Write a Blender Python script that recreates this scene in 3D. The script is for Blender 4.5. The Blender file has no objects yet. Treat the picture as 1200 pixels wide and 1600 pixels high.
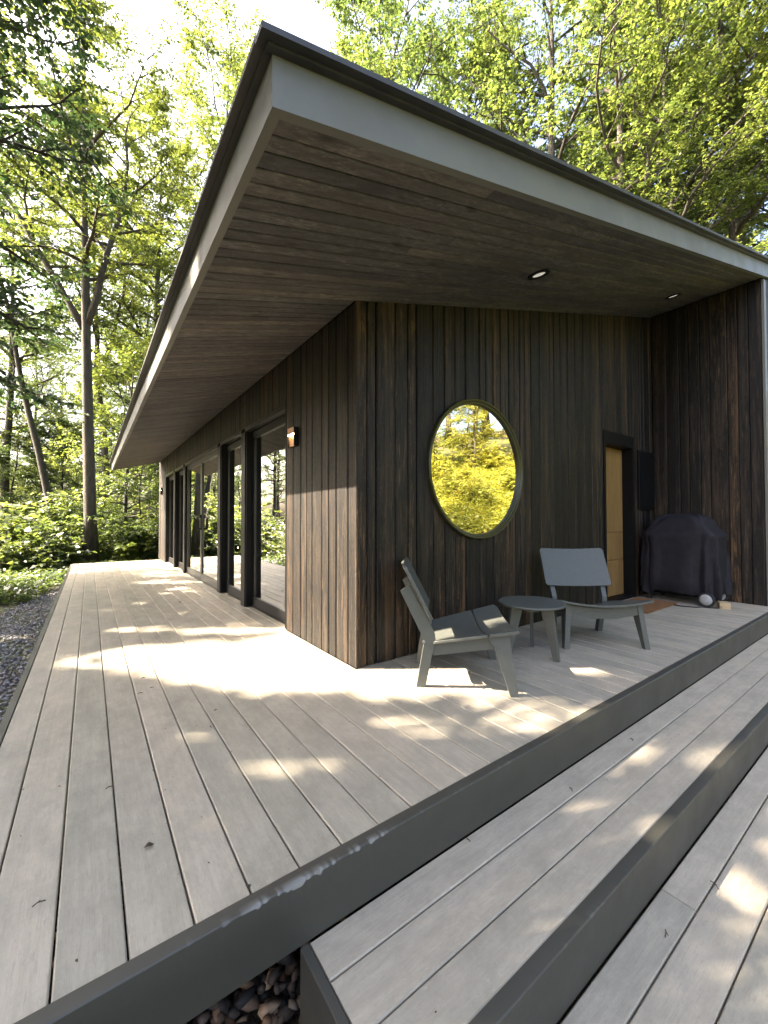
import bpy, math, random
import numpy as np
from mathutils import Vector, Matrix

# ------------------------------------------------------------------ camera, world, sun, exposure
SC = bpy.context.scene
COL = SC.collection
R = math.radians
CAM = np.array([-1.496, -2.379, 1.03])
F_PX, YAW, PITCH, ROLL = 631.1, R(36.06), R(1.09), R(-0.108)
FW = np.array([math.sin(YAW)*math.cos(PITCH), math.cos(YAW)*math.cos(PITCH), math.sin(PITCH)])
RT = np.array([math.cos(YAW), -math.sin(YAW), 0.0])
UP = np.cross(RT, FW)
RT2 = RT*math.cos(ROLL)+UP*math.sin(ROLL)
UP2 = -RT*math.sin(ROLL)+UP*math.cos(ROLL)
cd = bpy.data.cameras.new('camera')
cam = bpy.data.objects.new('camera', cd)
COL.objects.link(cam)
cd.sensor_fit = 'VERTICAL'
cd.sensor_height = 36.0
cd.lens = F_PX/1600.0*36.0
cd.clip_start = 0.05
cd.clip_end = 1000.0
cam.matrix_world = Matrix(((RT2[0], UP2[0], -FW[0], CAM[0]), (RT2[1], UP2[1], -FW[1], CAM[1]),
                           (RT2[2], UP2[2], -FW[2], CAM[2]), (0, 0, 0, 1)))
SC.camera = cam

SUN_H = np.array([-0.815, 0.580])          # horizontal direction towards the sun
SUN_H = SUN_H/np.linalg.norm(SUN_H)
TAN_E = 0.774
ELEV = math.atan(TAN_E)
world = bpy.data.worlds.new('World')
SC.world = world
world.use_nodes = True
wn = world.node_tree
bg = wn.nodes['Background']
sky = wn.nodes.new('ShaderNodeTexSky')
sky.sky_type = 'NISHITA'
sky.sun_disc = False
sky.sun_elevation = ELEV
sky.sun_rotation = math.atan2(SUN_H[0], SUN_H[1])
sky.air_density = 0.7
sky.dust_density = 9.0
sky.ozone_density = 1.0
wn.links.new(sky.outputs[0], bg.inputs[0])
bg.inputs[1].default_value = 0.15
sd = bpy.data.lights.new('sun', 'SUN')
sun = bpy.data.objects.new('sun', sd)
COL.objects.link(sun)
sd.energy = 5.0
sd.angle = R(0.53)
sd.color = (1.0, 0.84, 0.66)
sun.rotation_euler = Vector((SUN_H[0], SUN_H[1], TAN_E)).to_track_quat('Z', 'Y').to_euler()
sun.location = (-12, 9, 14)
SC.view_settings.view_transform = 'Standard'
SC.view_settings.look = 'None'
SC.view_settings.exposure = 3.0
SC.view_settings.gamma = 1.0
SC.view_settings.use_curve_mapping = False
SC.render.engine = 'CYCLES'
cy = SC.cycles
cy.use_denoising = True
cy.max_bounces = 6
cy.diffuse_bounces = 3
cy.glossy_bounces = 3
cy.transmission_bounces = 4
cy.transparent_max_bounces = 8
cy.sample_clamp_indirect = 6.0
cy.caustics_reflective = False
cy.caustics_refractive = False

# ------------------------------------------------------------------ helpers
rnd = random.Random(7)


def at(px, depth, z=0.0):
    """a ground position seen at photo column px, at a distance along the view axis"""
    p = CAM[:2] + np.array([math.sin(YAW), math.cos(YAW)])*depth + RT[:2]*((px-600)/F_PX*depth)
    return (float(p[0]), float(p[1]), z)


def tag(o, label=None, cat=None, group=None, kind=None):
    if label: o['label'] = label
    if cat: o['category'] = cat
    if group: o['group'] = group
    if kind: o['kind'] = kind
    return o


def empty(name, loc=(0, 0, 0), rz=0.0, parent=None):
    o = bpy.data.objects.new(name, None)
    COL.objects.link(o)
    o.location = loc
    o.rotation_euler = (0, 0, rz)
    o.empty_display_size = 0.1
    if parent: o.parent = parent
    return o


def link_mesh(name, me, mat, parent=None, loc=(0, 0, 0), smooth=False):
    o = bpy.data.objects.new(name, me)
    COL.objects.link(o)
    o.location = loc
    if parent: o.parent = parent
    if mat and not me.materials: me.materials.append(mat)
    if smooth: me.polygons.foreach_set('use_smooth', [True]*len(me.polygons))
    return o


class MB:
    """collects shapes that become one mesh object"""
    def __init__(s): s.v = []; s.f = []

    def add(s, v, f):
        n = len(s.v); s.v += [tuple(map(float, p)) for p in v]; s.f += [tuple(i+n for i in q) for q in f]
        return s

    def box(s, x0, x1, y0, y1, z0, z1, sh=0.0):
        """axis box; sh shears z by sh per x (for everything that follows the roof slope)"""
        v = [(x, y, z+sh*x) for z in (z0, z1) for y in (y0, y1) for x in (x0, x1)]
        return s.add(v, [(0, 2, 3, 1), (4, 5, 7, 6), (0, 1, 5, 4), (2, 6, 7, 3), (0, 4, 6, 2), (1, 3, 7, 5)])

    def cbox(s, x0, x1, y0, y1, z0, z1, c=0.004, axis=2):
        """box with its four edges along one axis chamfered"""
        lo = [x0, y0, z0]; hi = [x1, y1, z1]
        a, b = [i for i in range(3) if i != axis]
        prof = [(lo[a]+c, lo[b]), (hi[a]-c, lo[b]), (hi[a], lo[b]+c), (hi[a], hi[b]-c), (hi[a]-c, hi[b]), (lo[a]+c, hi[b]), (lo[a], hi[b]-c), (lo[a], lo[b]+c)]
        v = []
        for t in (lo[axis], hi[axis]):
            for p, q in prof:
                w = [0, 0, 0]; w[axis] = t; w[a] = p; w[b] = q; v.append(w)
        f = [tuple(range(7, -1, -1)), tuple(range(8, 16))] + [(i, (i+1) % 8, 8+(i+1) % 8, 8+i) for i in range(8)]
        if axis == 1: f = [tuple(reversed(q)) for q in f]
        return s.add(v, f)

    def prism(s, poly, o, U, V, W, t):
        """polygon (u,v) extruded by t along W"""
        o, U, V, W = map(np.array, (o, U, V, W)); n = len(poly)
        v = [o+U*a+V*b for a, b in poly]+[o+U*a+V*b+W*t for a, b in poly]
        f = [tuple(range(n-1, -1, -1)), tuple(range(n, 2*n))]+[(i, (i+1) % n, n+(i+1) % n, n+i) for i in range(n)]
        return s.add(v, f)

    def tube(s, pts, rad, k=8, cap=True):
        pts = [np.array(p, float) for p in pts]; n = len(pts)
        if not hasattr(rad, '__len__'): rad = [rad]*n
        v = []; ref = np.array([0.31, 0.17, 0.93])
        for i in range(n):
            d = pts[min(i+1, n-1)]-pts[max(i-1, 0)]; d = d/(np.linalg.norm(d)+1e-9)
            if abs(d@ref) > .97: ref = np.array([.9, .3, .1])
            a = np.cross(d, ref); a /= np.linalg.norm(a); b = np.cross(d, a)
            for j in range(k):
                t = 2*math.pi*j/k; v.append(pts[i]+(a*math.cos(t)+b*math.sin(t))*rad[i])
        f = []
        for i in range(n-1):
            for j in range(k):
                f.append((i*k+j, i*k+(j+1) % k, (i+1)*k+(j+1) % k, (i+1)*k+j))
        if cap:
            f.append(tuple(range(k-1, -1, -1))); f.append(tuple(range((n-1)*k, n*k)))
        return s.add(v, f)

    def lathe(s, prof, o=(0, 0, 0), k=32, U=(1, 0, 0), V=(0, 1, 0), W=(0, 0, 1)):
        o, U, V, W = map(np.array, (o, U, V, W)); v = []; n = len(prof)
        for r, z in prof:
            for j in range(k):
                t = 2*math.pi*j/k; v.append(o+U*(r*math.cos(t))+V*(r*math.sin(t))+W*z)
        f = []
        for i in range(n-1):
            for j in range(k): f.append((i*k+j, i*k+(j+1) % k, (i+1)*k+(j+1) % k, (i+1)*k+j))
        if prof[0][0] > 1e-6: f.append(tuple(range(k-1, -1, -1)))
        if prof[-1][0] > 1e-6: f.append(tuple(range((n-1)*k, n*k)))
        return s.add(v, f)

    def build(s, name, mat, parent=None, loc=(0, 0, 0), smooth=False, origin=None):
        v = s.v
        if origin is not None:
            v = [(p[0]-origin[0], p[1]-origin[1], p[2]-origin[2]) for p in v]; loc = origin
        me = bpy.data.meshes.new(name)
        me.from_pydata(v, [], s.f); me.update()
        import bmesh
        bm = bmesh.new(); bm.from_mesh(me); bmesh.ops.recalc_face_normals(bm, faces=bm.faces); bm.to_mesh(me); bm.free()
        o = link_mesh(name, me, mat, parent, loc)
        if smooth:
            me.polygons.foreach_set('use_smooth', [True]*len(me.polygons))
        return o


def soft(o, ang=35):
    """smooth shading with sharp edges kept"""
    me = o.data
    me.polygons.foreach_set('use_smooth', [True]*len(me.polygons))
    try: me.set_sharp_from_angle(angle=R(ang))
    except Exception: pass
    return o


def quads_np(name, V, k, extra=None):
    """n faces of k corners each from an (n*k,3) array"""
    me = bpy.data.meshes.new(name)
    n = len(V)//k
    me.vertices.add(n*k); me.vertices.foreach_set('co', V.astype(np.float32).ravel())
    me.loops.add(n*k); me.loops.foreach_set('vertex_index', np.arange(n*k, dtype=np.int32))
    me.polygons.add(n); me.polygons.foreach_set('loop_start', np.arange(0, n*k, k, dtype=np.int32))
    me.update(calc_edges=True)
    return me


def indexed_np(name, V, Fq):
    me = bpy.data.meshes.new(name)
    n, k = Fq.shape
    me.vertices.add(len(V)); me.vertices.foreach_set('co', V.astype(np.float32).ravel())
    me.loops.add(n*k); me.loops.foreach_set('vertex_index', Fq.astype(np.int32).ravel())
    me.polygons.add(n); me.polygons.foreach_set('loop_start', np.arange(0, n*k, k, dtype=np.int32))
    me.update(calc_edges=True)
    return me


# ------------------------------------------------------------------ materials
class NT:
    def __init__(s, name):
        s.m = bpy.data.materials.new(name); s.m.use_nodes = True; s.t = s.m.node_tree
        s.b = s.t.nodes['Principled BSDF']; s.out = s.t.nodes['Material Output']

    def n(s, typ, **kw):
        x = s.t.nodes.new('ShaderNode'+typ)
        for k, v in kw.items():
            if k.startswith('i_'):
                x.inputs[k[2:].replace('_', ' ')].default_value = v
            elif k.startswith('x'):
                x.inputs[int(k[1:])].default_value = v
            else: setattr(x, k, v)
        return x

    def l(s, a, b): s.t.links.new(a, b)

    def coords(s, scale=(1, 1, 1), kind='Object', per_object=True):
        tc = s.n('TexCoord'); src = tc.outputs[kind]
        if per_object:
            oi = s.n('ObjectInfo'); mul = s.n('VectorMath', operation='SCALE'); mul.inputs[0].default_value = (37.1, 61.7, 23.9)
            s.l(oi.outputs['Random'], mul.inputs['Scale'])
            add = s.n('VectorMath', operation='ADD'); s.l(src, add.inputs[0]); s.l(mul.outputs[0], add.inputs[1]); src = add.outputs[0]
        mp = s.n('Mapping'); mp.inputs['Scale'].default_value = scale; s.l(src, mp.inputs[0])
        return mp.outputs[0]

    def noise(s, vec, scale, detail=4, rough=0.55, dist=0.0):
        x = s.n('TexNoise'); x.inputs['Scale'].default_value = scale; x.inputs['Detail'].default_value = detail
        x.inputs['Roughness'].default_value = rough; x.inputs['Distortion'].default_value = dist
        if vec is not None: s.l(vec, x.inputs['Vector'])
        return x.outputs['Fac']

    def ramp(s, fac, stops):
        x = s.n('ValToRGB'); cr = x.color_ramp
        while len(cr.elements) < len(stops): cr.elements.new(0.5)
        for e, (p, c) in zip(cr.elements, stops):
            e.position = p; e.color = (*c, 1) if len(c) == 3 else c
        s.l(fac, x.inputs[0]); return x.outputs[0]

    def mix(s, fac, a, b, mode='MIX'):
        x = s.n('Mix', data_type='RGBA', blend_type=mode)
        for sock, val in ((x.inputs[0], fac), (x.inputs[6], a), (x.inputs[7], b)):
            if hasattr(val, 'links') or hasattr(val, 'is_linked'): s.l(val, sock)
            else: sock.default_value = val if not isinstance(val, tuple) or len(val) == 4 else (*val, 1)
        return x.outputs[2]

    def math(s, op, a, b=None, c=None):
        x = s.n('Math', operation=op)
        for i, v in enumerate((a, b, c)):
            if v is None: continue
            if hasattr(v, 'is_linked'): s.l(v, x.inputs[i])
            else: x.inputs[i].default_value = v
        return x.outputs[0]

    def mapr(s, v, a, b, c, d):
        x = s.n('MapRange'); s.l(v, x.inputs[0])
        for i, q in enumerate((a, b, c, d)): x.inputs[i+1].default_value = q
        return x.outputs[0]

    def bump(s, h, strength=0.3, dist=0.01, normal=None):
        x = s.n('Bump'); x.inputs['Strength'].default_value = strength; x.inputs['Distance'].default_value = dist
        s.l(h, x.inputs['Height'])
        if normal is not None: s.l(normal, x.inputs['Normal'])
        s.l(x.outputs[0], s.b.inputs['Normal']); return x.outputs[0]

    def set(s, **kw):
        for k, v in kw.items():
            k = k.replace('_', ' ')
            if hasattr(v, 'is_linked'): s.l(v, s.b.inputs[k])
            else: s.b.inputs[k].default_value = v
        return s.m


def axis_scale(axis, along, across):
    v = [across]*3; v[axis] = along; return tuple(v)


def m_deck(axis):
    m = NT('weathered_deck_wood_%s' % 'xyz'[axis])
    g = m.noise(m.coords(axis_scale(axis, 2.2, 60)), 1.0, 5, 0.6)
    fine = m.noise(m.coords(axis_scale(axis, 22, 210)), 1.0, 4, 0.7)
    grit = m.noise(m.coords((1, 1, 1)), 150, 3, 0.75)
    blot = m.noise(m.coords(axis_scale(axis, 0.6, 1.1)), 6.5, 8, 0.74, 0.1)
    spot = m.noise(m.coords((1, 1, 1)), 30, 3, 0.7)
    oi = m.n('ObjectInfo')
    c = m.ramp(g, [(0.25, (0.325, 0.311, 0.279)), (0.5, (0.372, 0.357, 0.322)), (0.78, (0.418, 0.402, 0.366))])
    c = m.mix(m.mapr(blot, 0.44, 0.66, 0.0, 0.95), c, (0.285, 0.277, 0.247))
    c = m.mix(m.mapr(blot, 0.46, 0.30, 0.0, 0.5), c, (0.45, 0.425, 0.375))
    c = m.mix(m.mapr(spot, 0.60, 0.72, 0.0, 0.30), c, (0.46, 0.44, 0.40))
    c = m.mix(m.mapr(fine, 0.52, 0.70, 0.0, 0.55), c, (0.255, 0.245, 0.215))
    c = m.mix(m.mapr(grit, 0.64, 0.74, 0.0, 0.6), c, (0.17, 0.16, 0.14))
    c = m.mix(m.mapr(grit, 0.36, 0.28, 0.0, 0.5), c, (0.52, 0.50, 0.46))
    tint = m.ramp(oi.outputs['Random'], [(0.0, (0.93, 0.90, 0.81)), (0.5, (1.06, 1.00, 0.90)), (1.0, (1.17, 1.09, 0.96))])
    c = m.mix(1.0, c, tint, 'MULTIPLY')
    m.bump(m.math('ADD', m.math('MULTIPLY', fine, 0.5), m.math('MULTIPLY', g, 0.6)), 0.25, 0.004)
    return m.set(Base_Color=c, Roughness=m.mapr(blot, 0.3, 0.7, 0.42, 0.62), Specular_IOR_Level=0.45)


def m_char(axis, name, dark, mid, light, rough=(0.42, 0.75), amount=1.0, tints=((0.45, 0.46, 0.47), (0.80, 0.82, 0.82), (1.10, 1.05, 0.95), (2.10, 1.70, 1.25))):
    m = NT(name)
    g = m.noise(m.coords(axis_scale(axis, 1.1, 42)), 1.0, 5, 0.62, 0.3)
    fine = m.noise(m.coords(axis_scale(axis, 5, 170)), 1.0, 3, 0.65)
    crack = m.noise(m.coords(axis_scale(axis, 38, 70)), 1.0, 4, 0.72, 1.2)
    rough_ = m.noise(m.coords(axis_scale(axis, 3.2, 13)), 1.0, 5, 0.7, 0.6)
    patch = m.noise(m.coords(axis_scale(axis, 0.7, 5)), 1.0, 3, 0.5)
    vor = m.n('TexVoronoi'); m.l(m.coords(axis_scale(axis, 1.7, 6.5)), vor.inputs['Vector']); vor.inputs['Scale'].default_value = 1.0
    oi = m.n('ObjectInfo')
    c = m.ramp(g, [(0.28, dark), (0.52, mid), (0.80, light)])
    streak = m.noise(m.coords(axis_scale(axis, 4.5, 75)), 1.0, 3, 0.6, 0.3)
    c = m.mix(m.mapr(streak, 0.57, 0.66, 0.0, 0.8), c, light)
    c = m.mix(m.mapr(streak, 0.43, 0.33, 0.0, 0.8), c, dark)
    c = m.mix(m.mapr(patch, 0.40, 0.66, 0.0, 0.75), c, dark)
    c = m.mix(m.mapr(rough_, 0.50, 0.62, 0.0, 0.85*amount), c, dark)
    c = m.mix(m.mapr(crack, 0.58, 0.68, 0.0, 0.65*amount), c, light)
    c = m.mix(m.mapr(crack, 0.42, 0.32, 0.0, 0.8*amount), c, dark)
    band = m.noise(m.coords(axis_scale(axis, 0.45, 15)), 1.0, 3, 0.6, 0.2)
    c = m.mix(m.mapr(band, 0.54, 0.70, 0.0, 0.6*amount), c, (light[0]*.62, light[1]*.62, light[2]*.62, 1))
    c = m.mix(m.mapr(band, 0.46, 0.32, 0.0, 0.8*amount), c, dark)
    knot = m.mapr(vor.outputs['Distance'], 0.05, 0.14, 1.0, 0.0)
    c = m.mix(m.math('MULTIPLY', knot, 0.75), c, (dark[0]*.45, dark[1]*.42, dark[2]*.4))
    tint = m.ramp(oi.outputs['Random'], list(zip((0.0, 0.35, 0.7, 1.0), tints)))
    c = m.mix(1.0, c, tint, 'MULTIPLY')
    h = m.math('ADD', m.math('MULTIPLY', g, 1.0), m.math('ADD', m.math('MULTIPLY', fine, 0.5), m.math('MULTIPLY', crack, 0.45)))
    m.bump(h, 0.75*amount, 0.007)
    return m.set(Base_Color=c, Roughness=m.mapr(crack, 0.3, 0.75, rough[0], rough[1]), Specular_IOR_Level=0.32)


def m_paint(name, col, rough=0.5, worn=None):
    m = NT(name)
    n1 = m.noise(m.coords((1, 1, 1), per_object=False), 3.0, 4, 0.6)
    n2 = m.noise(m.coords((1, 1, 1), per_object=False), 55.0, 4, 0.7)
    c = m.mix(m.mapr(n1, 0.35, 0.7, 0.0, 0.35), (*col, 1), (col[0]*0.8, col[1]*0.8, col[2]*0.78, 1))
    c = m.mix(m.mapr(n2, 0.62, 0.74, 0.0, 0.25), c, (min(1, col[0]*1.5), min(1, col[1]*1.5), min(1, col[2]*1.45), 1))
    if worn:
        at_ = m.n('Attribute', attribute_name='chip'); c = m.mix(at_.outputs['Fac'], c, (*worn, 1))
    m.bump(m.math('ADD', n2, m.math('MULTIPLY', n1, 0.5)), 0.12, 0.004)
    return m.set(Base_Color=c, Roughness=m.mapr(n1, 0.3, 0.7, rough-.08, rough+.1))


def m_simple(name, col, rough=0.5, metal=0.0, var=0.15, scale=20, bump=0.05):
    m = NT(name)
    n = m.noise(m.coords((1, 1, 1)), scale, 4, 0.6)
    c = m.mix(m.mapr(n, 0.3, 0.7, 0.0, 1.0), tuple(x*(1-var) for x in col)+(1,), tuple(min(1, x*(1+var)) for x in col)+(1,))
    if bump: m.bump(n, bump, 0.003)
    return m.set(Base_Color=c, Roughness=rough, Metallic=metal)


def m_glass(name, refl, tint=(1, 1, 1), trans=(0.82, 0.86, 0.84), base=0.0):
    m = NT(name); t = m.t; t.nodes.remove(m.b)
    fr = m.n('Fresnel'); fr.inputs[0].default_value = 1.52
    fac = m.math('MINIMUM', m.math('ADD', m.math('MULTIPLY', fr.outputs[0], refl), base), 1.0)
    n = m.noise(m.coords((1, 1, 1), per_object=False), 1.3, 2, 0.5)
    bp = m.n('Bump'); bp.inputs['Strength'].default_value = 0.05; bp.inputs['Distance'].default_value = 0.02; m.l(n, bp.inputs['Height'])
    gl = m.n('BsdfGlossy'); gl.inputs['Roughness'].default_value = 0.0; gl.inputs['Color'].default_value = (*tint, 1); m.l(bp.outputs[0], gl.inputs['Normal'])
    tr = m.n('BsdfTransparent'); tr.inputs['Color'].default_value = (*trans, 1)
    mx = m.n('MixShader'); m.l(fac, mx.inputs[0]); m.l(tr.outputs[0], mx.inputs[1]); m.l(gl.outputs[0], mx.inputs[2])
    m.l(mx.outputs[0], m.out.inputs[0]); return m.m


def m_leaf(name, a, b, tr, spec=0.35):
    m = NT(name)
    g = m.n('NewGeometry'); oi = m.n('ObjectInfo')
    c = m.ramp(g.outputs['Random Per Island'], [(0.0, a), (0.7, b), (1.0, (b[0]*1.5, b[1]*1.2, b[2]))])
    t = m.ramp(g.outputs['Random Per Island'], [(0.0, (tr[0]*.75, tr[1]*.85, tr[2])), (1.0, (tr[0]*1.15, tr[1]*1.05, tr[2]))])
    ot = m.ramp(oi.outputs['Random'], [(0.0, (0.85, 0.92, 1.0)), (1.0, (1.10, 1.04, 0.95))])
    c = m.mix(1.0, c, ot, 'MULTIPLY'); t = m.mix(1.0, t, ot, 'MULTIPLY')
    m.set(Base_Color=c, Roughness=0.45, Specular_IOR_Level=spec)
    tl = m.n('BsdfTranslucent'); m.l(t, tl.inputs[0])
    ad = m.n('AddShader'); m.l(m.b.outputs[0], ad.inputs[0]); m.l(tl.outputs[0], ad.inputs[1])
    m.l(ad.outputs[0], m.out.inputs[0]); return m.m


def m_bark(name, a, b):
    m = NT(name)
    v = m.coords((14, 14, 2.2))
    n = m.noise(v, 1.0, 6, 0.65, 0.6)
    w = m.n('TexVoronoi'); m.l(m.coords((16, 16, 3.0)), w.inputs['Vector'])
    moss = m.noise(m.coords((1, 1, 1)), 1.6, 4, 0.6)
    c = m.ramp(n, [(0.3, a), (0.7, b)])
    c = m.mix(m.mapr(moss, 0.5, 0.7, 0.0, 0.35), c, (0.09, 0.10, 0.055, 1))
    m.bump(m.math('ADD', n, m.math('MULTIPLY', w.outputs['Distance'], 0.6)), 0.9, 0.03)
    return m.set(Base_Color=c, Roughness=0.9)


def m_emit(name, col, strength):
    m = NT(name); return m.set(Base_Color=(*col, 1), Emission_Color=(*col, 1), Emission_Strength=strength)


M = {}
M['deck_y'] = m_deck(1)
M['deck_x'] = m_deck(0)
M['char_z'] = m_char(2, 'charred_wood_cladding', (0.0034, 0.0033, 0.0031), (0.0170, 0.0141, 0.0105), (0.124, 0.080, 0.050))
M['char_x'] = m_char(0, 'charred_wood_soffit', (0.062, 0.060, 0.061), (0.118, 0.112, 0.110), (0.22, 0.207, 0.198), (0.5, 0.8), 0.7, ((0.72, 0.72, 0.76), (0.92, 0.92, 0.96), (1.06, 1.04, 1.04), (1.30, 1.20, 1.10)))
M['backing'] = m_simple('black_building_paper', (0.006, 0.006, 0.006), 0.9)
for mm, sp in ((M['backing'], 0.08),): mm.node_tree.nodes['Principled BSDF'].inputs['Specular IOR Level'].default_value = sp
M['fascia'] = m_paint('grey_fascia_paint', (0.142, 0.143, 0.128), 0.46)
M['trim'] = m_paint('dark_grey_trim_paint', (0.055, 0.054, 0.045), 0.45, worn=(0.20, 0.197, 0.185))
M['drip'] = m_simple('dark_roof_edge_metal', (0.034, 0.033, 0.033), 0.5, 0.0, 0.25, 9, 0.1)
M['black'] = m_simple('black_aluminium_frame', (0.006, 0.006, 0.0062), 0.5, 0.0, 0.2, 12, 0.02)
M['black'].node_tree.nodes['Principled BSDF'].inputs['Specular IOR Level'].default_value = 0.18
M['frame_grey'] = m_simple('anodised_door_frame', (0.060, 0.062, 0.062), 0.30, 0.5, 0.2, 12, 0.02)
M['glass'] = m_glass('door_glass', 3.4, (1, 1, 1), (0.66, 0.69, 0.66), 0.06)
M['gold_glass'] = m_glass('coated_round_glass', 0.9, (1.0, 0.94, 0.72), (0.42, 0.36, 0.26), 0.72)
M['olive_black'] = m_simple('olive_black_window_frame', (0.040, 0.040, 0.016), 0.28)
M['poly'] = m_simple('grey_recycled_plastic', (0.088, 0.094, 0.084), 0.45, 0.0, 0.06, 25, 0.04)
M['door_wood'] = m_char(2, 'oiled_door_wood', (0.20, 0.115, 0.040), (0.27, 0.165, 0.060), (0.34, 0.215, 0.085), (0.4, 0.55), 0.15, ((1, 1, 1),)*4)
M['steel'] = m_simple('brushed_steel', (0.5, 0.5, 0.5), 0.3, 0.9)
M['copper'] = m_simple('copper_lamp_plate', (0.42, 0.22, 0.11), 0.42, 0.4)
M['curtain'] = m_simple('pale_green_curtain', (0.62, 0.68, 0.56), 0.9, 0, 0.06, 8)
M['plaster'] = m_simple('interior_plaster', (0.40, 0.36, 0.29), 0.9, 0, 0.05, 4)
M['oak_floor'] = m_simple('interior_floor_wood', (0.26, 0.18, 0.10), 0.4, 0, 0.15, 4)
M['cover'] = m_simple('black_grill_cover_fabric', (0.014, 0.013, 0.017), 0.7, 0.0, 0.25, 14, 0.3)
M['cover'].node_tree.nodes['Principled BSDF'].inputs['Specular IOR Level'].default_value = 0.3
M['rubber'] = m_simple('black_rubber', (0.015, 0.015, 0.016), 0.6)
M['hub'] = m_simple('grey_plastic_hub', (0.36, 0.36, 0.36), 0.5)
M['block'] = m_char(0, 'raw_pine_block', (0.40, 0.30, 0.17), (0.48, 0.37, 0.22), (0.54, 0.43, 0.27), (0.6, 0.8), 0.2, ((1, 1, 1),)*4)
M['mat'] = m_simple('brown_coir_mat', (0.20, 0.095, 0.035), 0.95, 0, 0.45, 130, 0.8)
M['lens'] = m_emit('downlight_lens', (1.0, 0.95, 0.88), 0.05)
M['lamp'] = m_emit('warm_lamp', (1.0, 0.66, 0.30), 22.0)
M['bark'] = m_bark('grey_brown_bark', (0.045, 0.038, 0.032), (0.150, 0.125, 0.105))
M['bark_dark'] = m_bark('dark_bark', (0.030, 0.026, 0.022), (0.085, 0.074, 0.062))
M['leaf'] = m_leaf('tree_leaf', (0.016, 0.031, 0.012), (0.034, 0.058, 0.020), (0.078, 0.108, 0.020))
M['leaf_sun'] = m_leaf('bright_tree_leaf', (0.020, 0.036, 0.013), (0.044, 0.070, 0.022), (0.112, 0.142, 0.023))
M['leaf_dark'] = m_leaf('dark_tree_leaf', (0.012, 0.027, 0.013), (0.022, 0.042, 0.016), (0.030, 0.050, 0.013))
M['leaf_shrub'] = m_leaf('shrub_leaf', (0.019, 0.036, 0.012), (0.036, 0.060, 0.019), (0.078, 0.104, 0.018), 0.4)
M['leaf_gold'] = m_leaf('bank_leaf', (0.088, 0.106, 0.026), (0.145, 0.162, 0.040), (0.19, 0.200, 0.030))


def m_ground():
    m = NT('forest_floor')
    n = m.noise(m.coords((1, 1, 1), per_object=False), 1.4, 6, 0.65)
    n2 = m.noise(m.coords((1, 1, 1), per_object=False), 18, 5, 0.7)
    c = m.ramp(n2, [(0.3, (0.045, 0.034, 0.022)), (0.55, (0.085, 0.066, 0.042)), (0.8, (0.14, 0.11, 0.07))])
    c = m.mix(m.mapr(n, 0.40, 0.60, 0.0, 0.9), c, (0.065, 0.095, 0.022, 1))
    m.bump(n2, 0.8, 0.05)
    return m.set(Base_Color=c, Roughness=0.95)


def m_stone(name, stops):
    m = NT(name); g = m.n('NewGeometry')
    n = m.noise(m.coords((1, 1, 1), per_object=False), 60, 4, 0.6)
    c = m.ramp(g.outputs['Random Per Island'], stops)
    c = m.mix(m.mapr(n, 0.3, 0.7, 0.0, 0.6), c, (0.45, 0.45, 0.45, 1), 'MULTIPLY')
    m.bump(n, 0.4, 0.004)
    return m.set(Base_Color=c, Roughness=0.8)


M['ground'] = m_ground()
M['stone'] = m_stone('river_stone', [(0.0, (0.016, 0.014, 0.012)), (0.4, (0.060, 0.040, 0.024)), (0.62, (0.19, 0.10, 0.045)), (0.8, (0.10, 0.08, 0.06)), (1.0, (0.56, 0.37, 0.21))])
M['gravel'] = m_stone('crushed_grey_gravel', [(0.0, (0.15, 0.15, 0.16)), (0.5, (0.27, 0.27, 0.285)), (1.0, (0.46, 0.455, 0.46))])
M['litter'] = m_simple('dead_leaf', (0.05, 0.038, 0.026), 0.8, 0, 0.3, 40)

# ------------------------------------------------------------------ the ground
XI, HC, SL = 4.97, 2.555, 0.271          # inner corner, soffit height at the near corner, roof slope
EA, RK, FAR = -1.064, -1.22, 9.75        # eave line, rake line, far end of the roof
YEND = 9.93                              # far end of the glazed wall
DL, DF, DEND = -1.848, -1.247, 9.62      # deck: left edge, front edge of the planks, far end
Z1, Z2 = -0.185, -0.365                  # step and lower platform heights


def sstep(t): t = np.clip(t, 0, 1); return t*t*(3-2*t)


def ground_z(x, y):
    x = np.asarray(x, float); y = np.asarray(y, float)
    z = np.full(np.broadcast(x, y).shape, -0.45)
    s = x*0.756-y*0.654                                   # bank that climbs behind the photographer
    z = z + 0.36*np.maximum(s-5.6, 0)*sstep((s-5.6)/3.0)*sstep((40-s)/20.0+0.3)
    fall = np.maximum(np.hypot(x*0.9, y-4)-18, 0)*sstep((-s+8)/14.0)
    z = z-0.10*fall*np.exp(-fall/90.0)
    z = z+0.12*np.sin(x*0.7+1.3)*np.cos(y*0.55)*sstep((np.hypot(x-1, y-4)-9)/6)
    return z


def grid_axis():
    a = np.concatenate([np.linspace(-260, -40, 30)[:-1], np.linspace(-40, 40, 161), np.linspace(40, 260, 30)[1:]])
    return a


ga = grid_axis(); gx, gy = np.meshgrid(ga, ga+3, indexing='ij')
gz = ground_z(gx, gy)
V = np.stack([gx, gy, gz], -1).reshape(-1, 3); n = len(ga)
i, j = np.meshgrid(np.arange(n-1), np.arange(n-1), indexing='ij')
Fq = np.stack([i*n+j, (i+1)*n+j, (i+1)*n+j+1, i*n+j+1], -1).reshape(-1, 4)
g = link_mesh('ground', indexed_np('ground', V, Fq), M['ground'], smooth=True)
tag(g, kind='structure')


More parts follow.
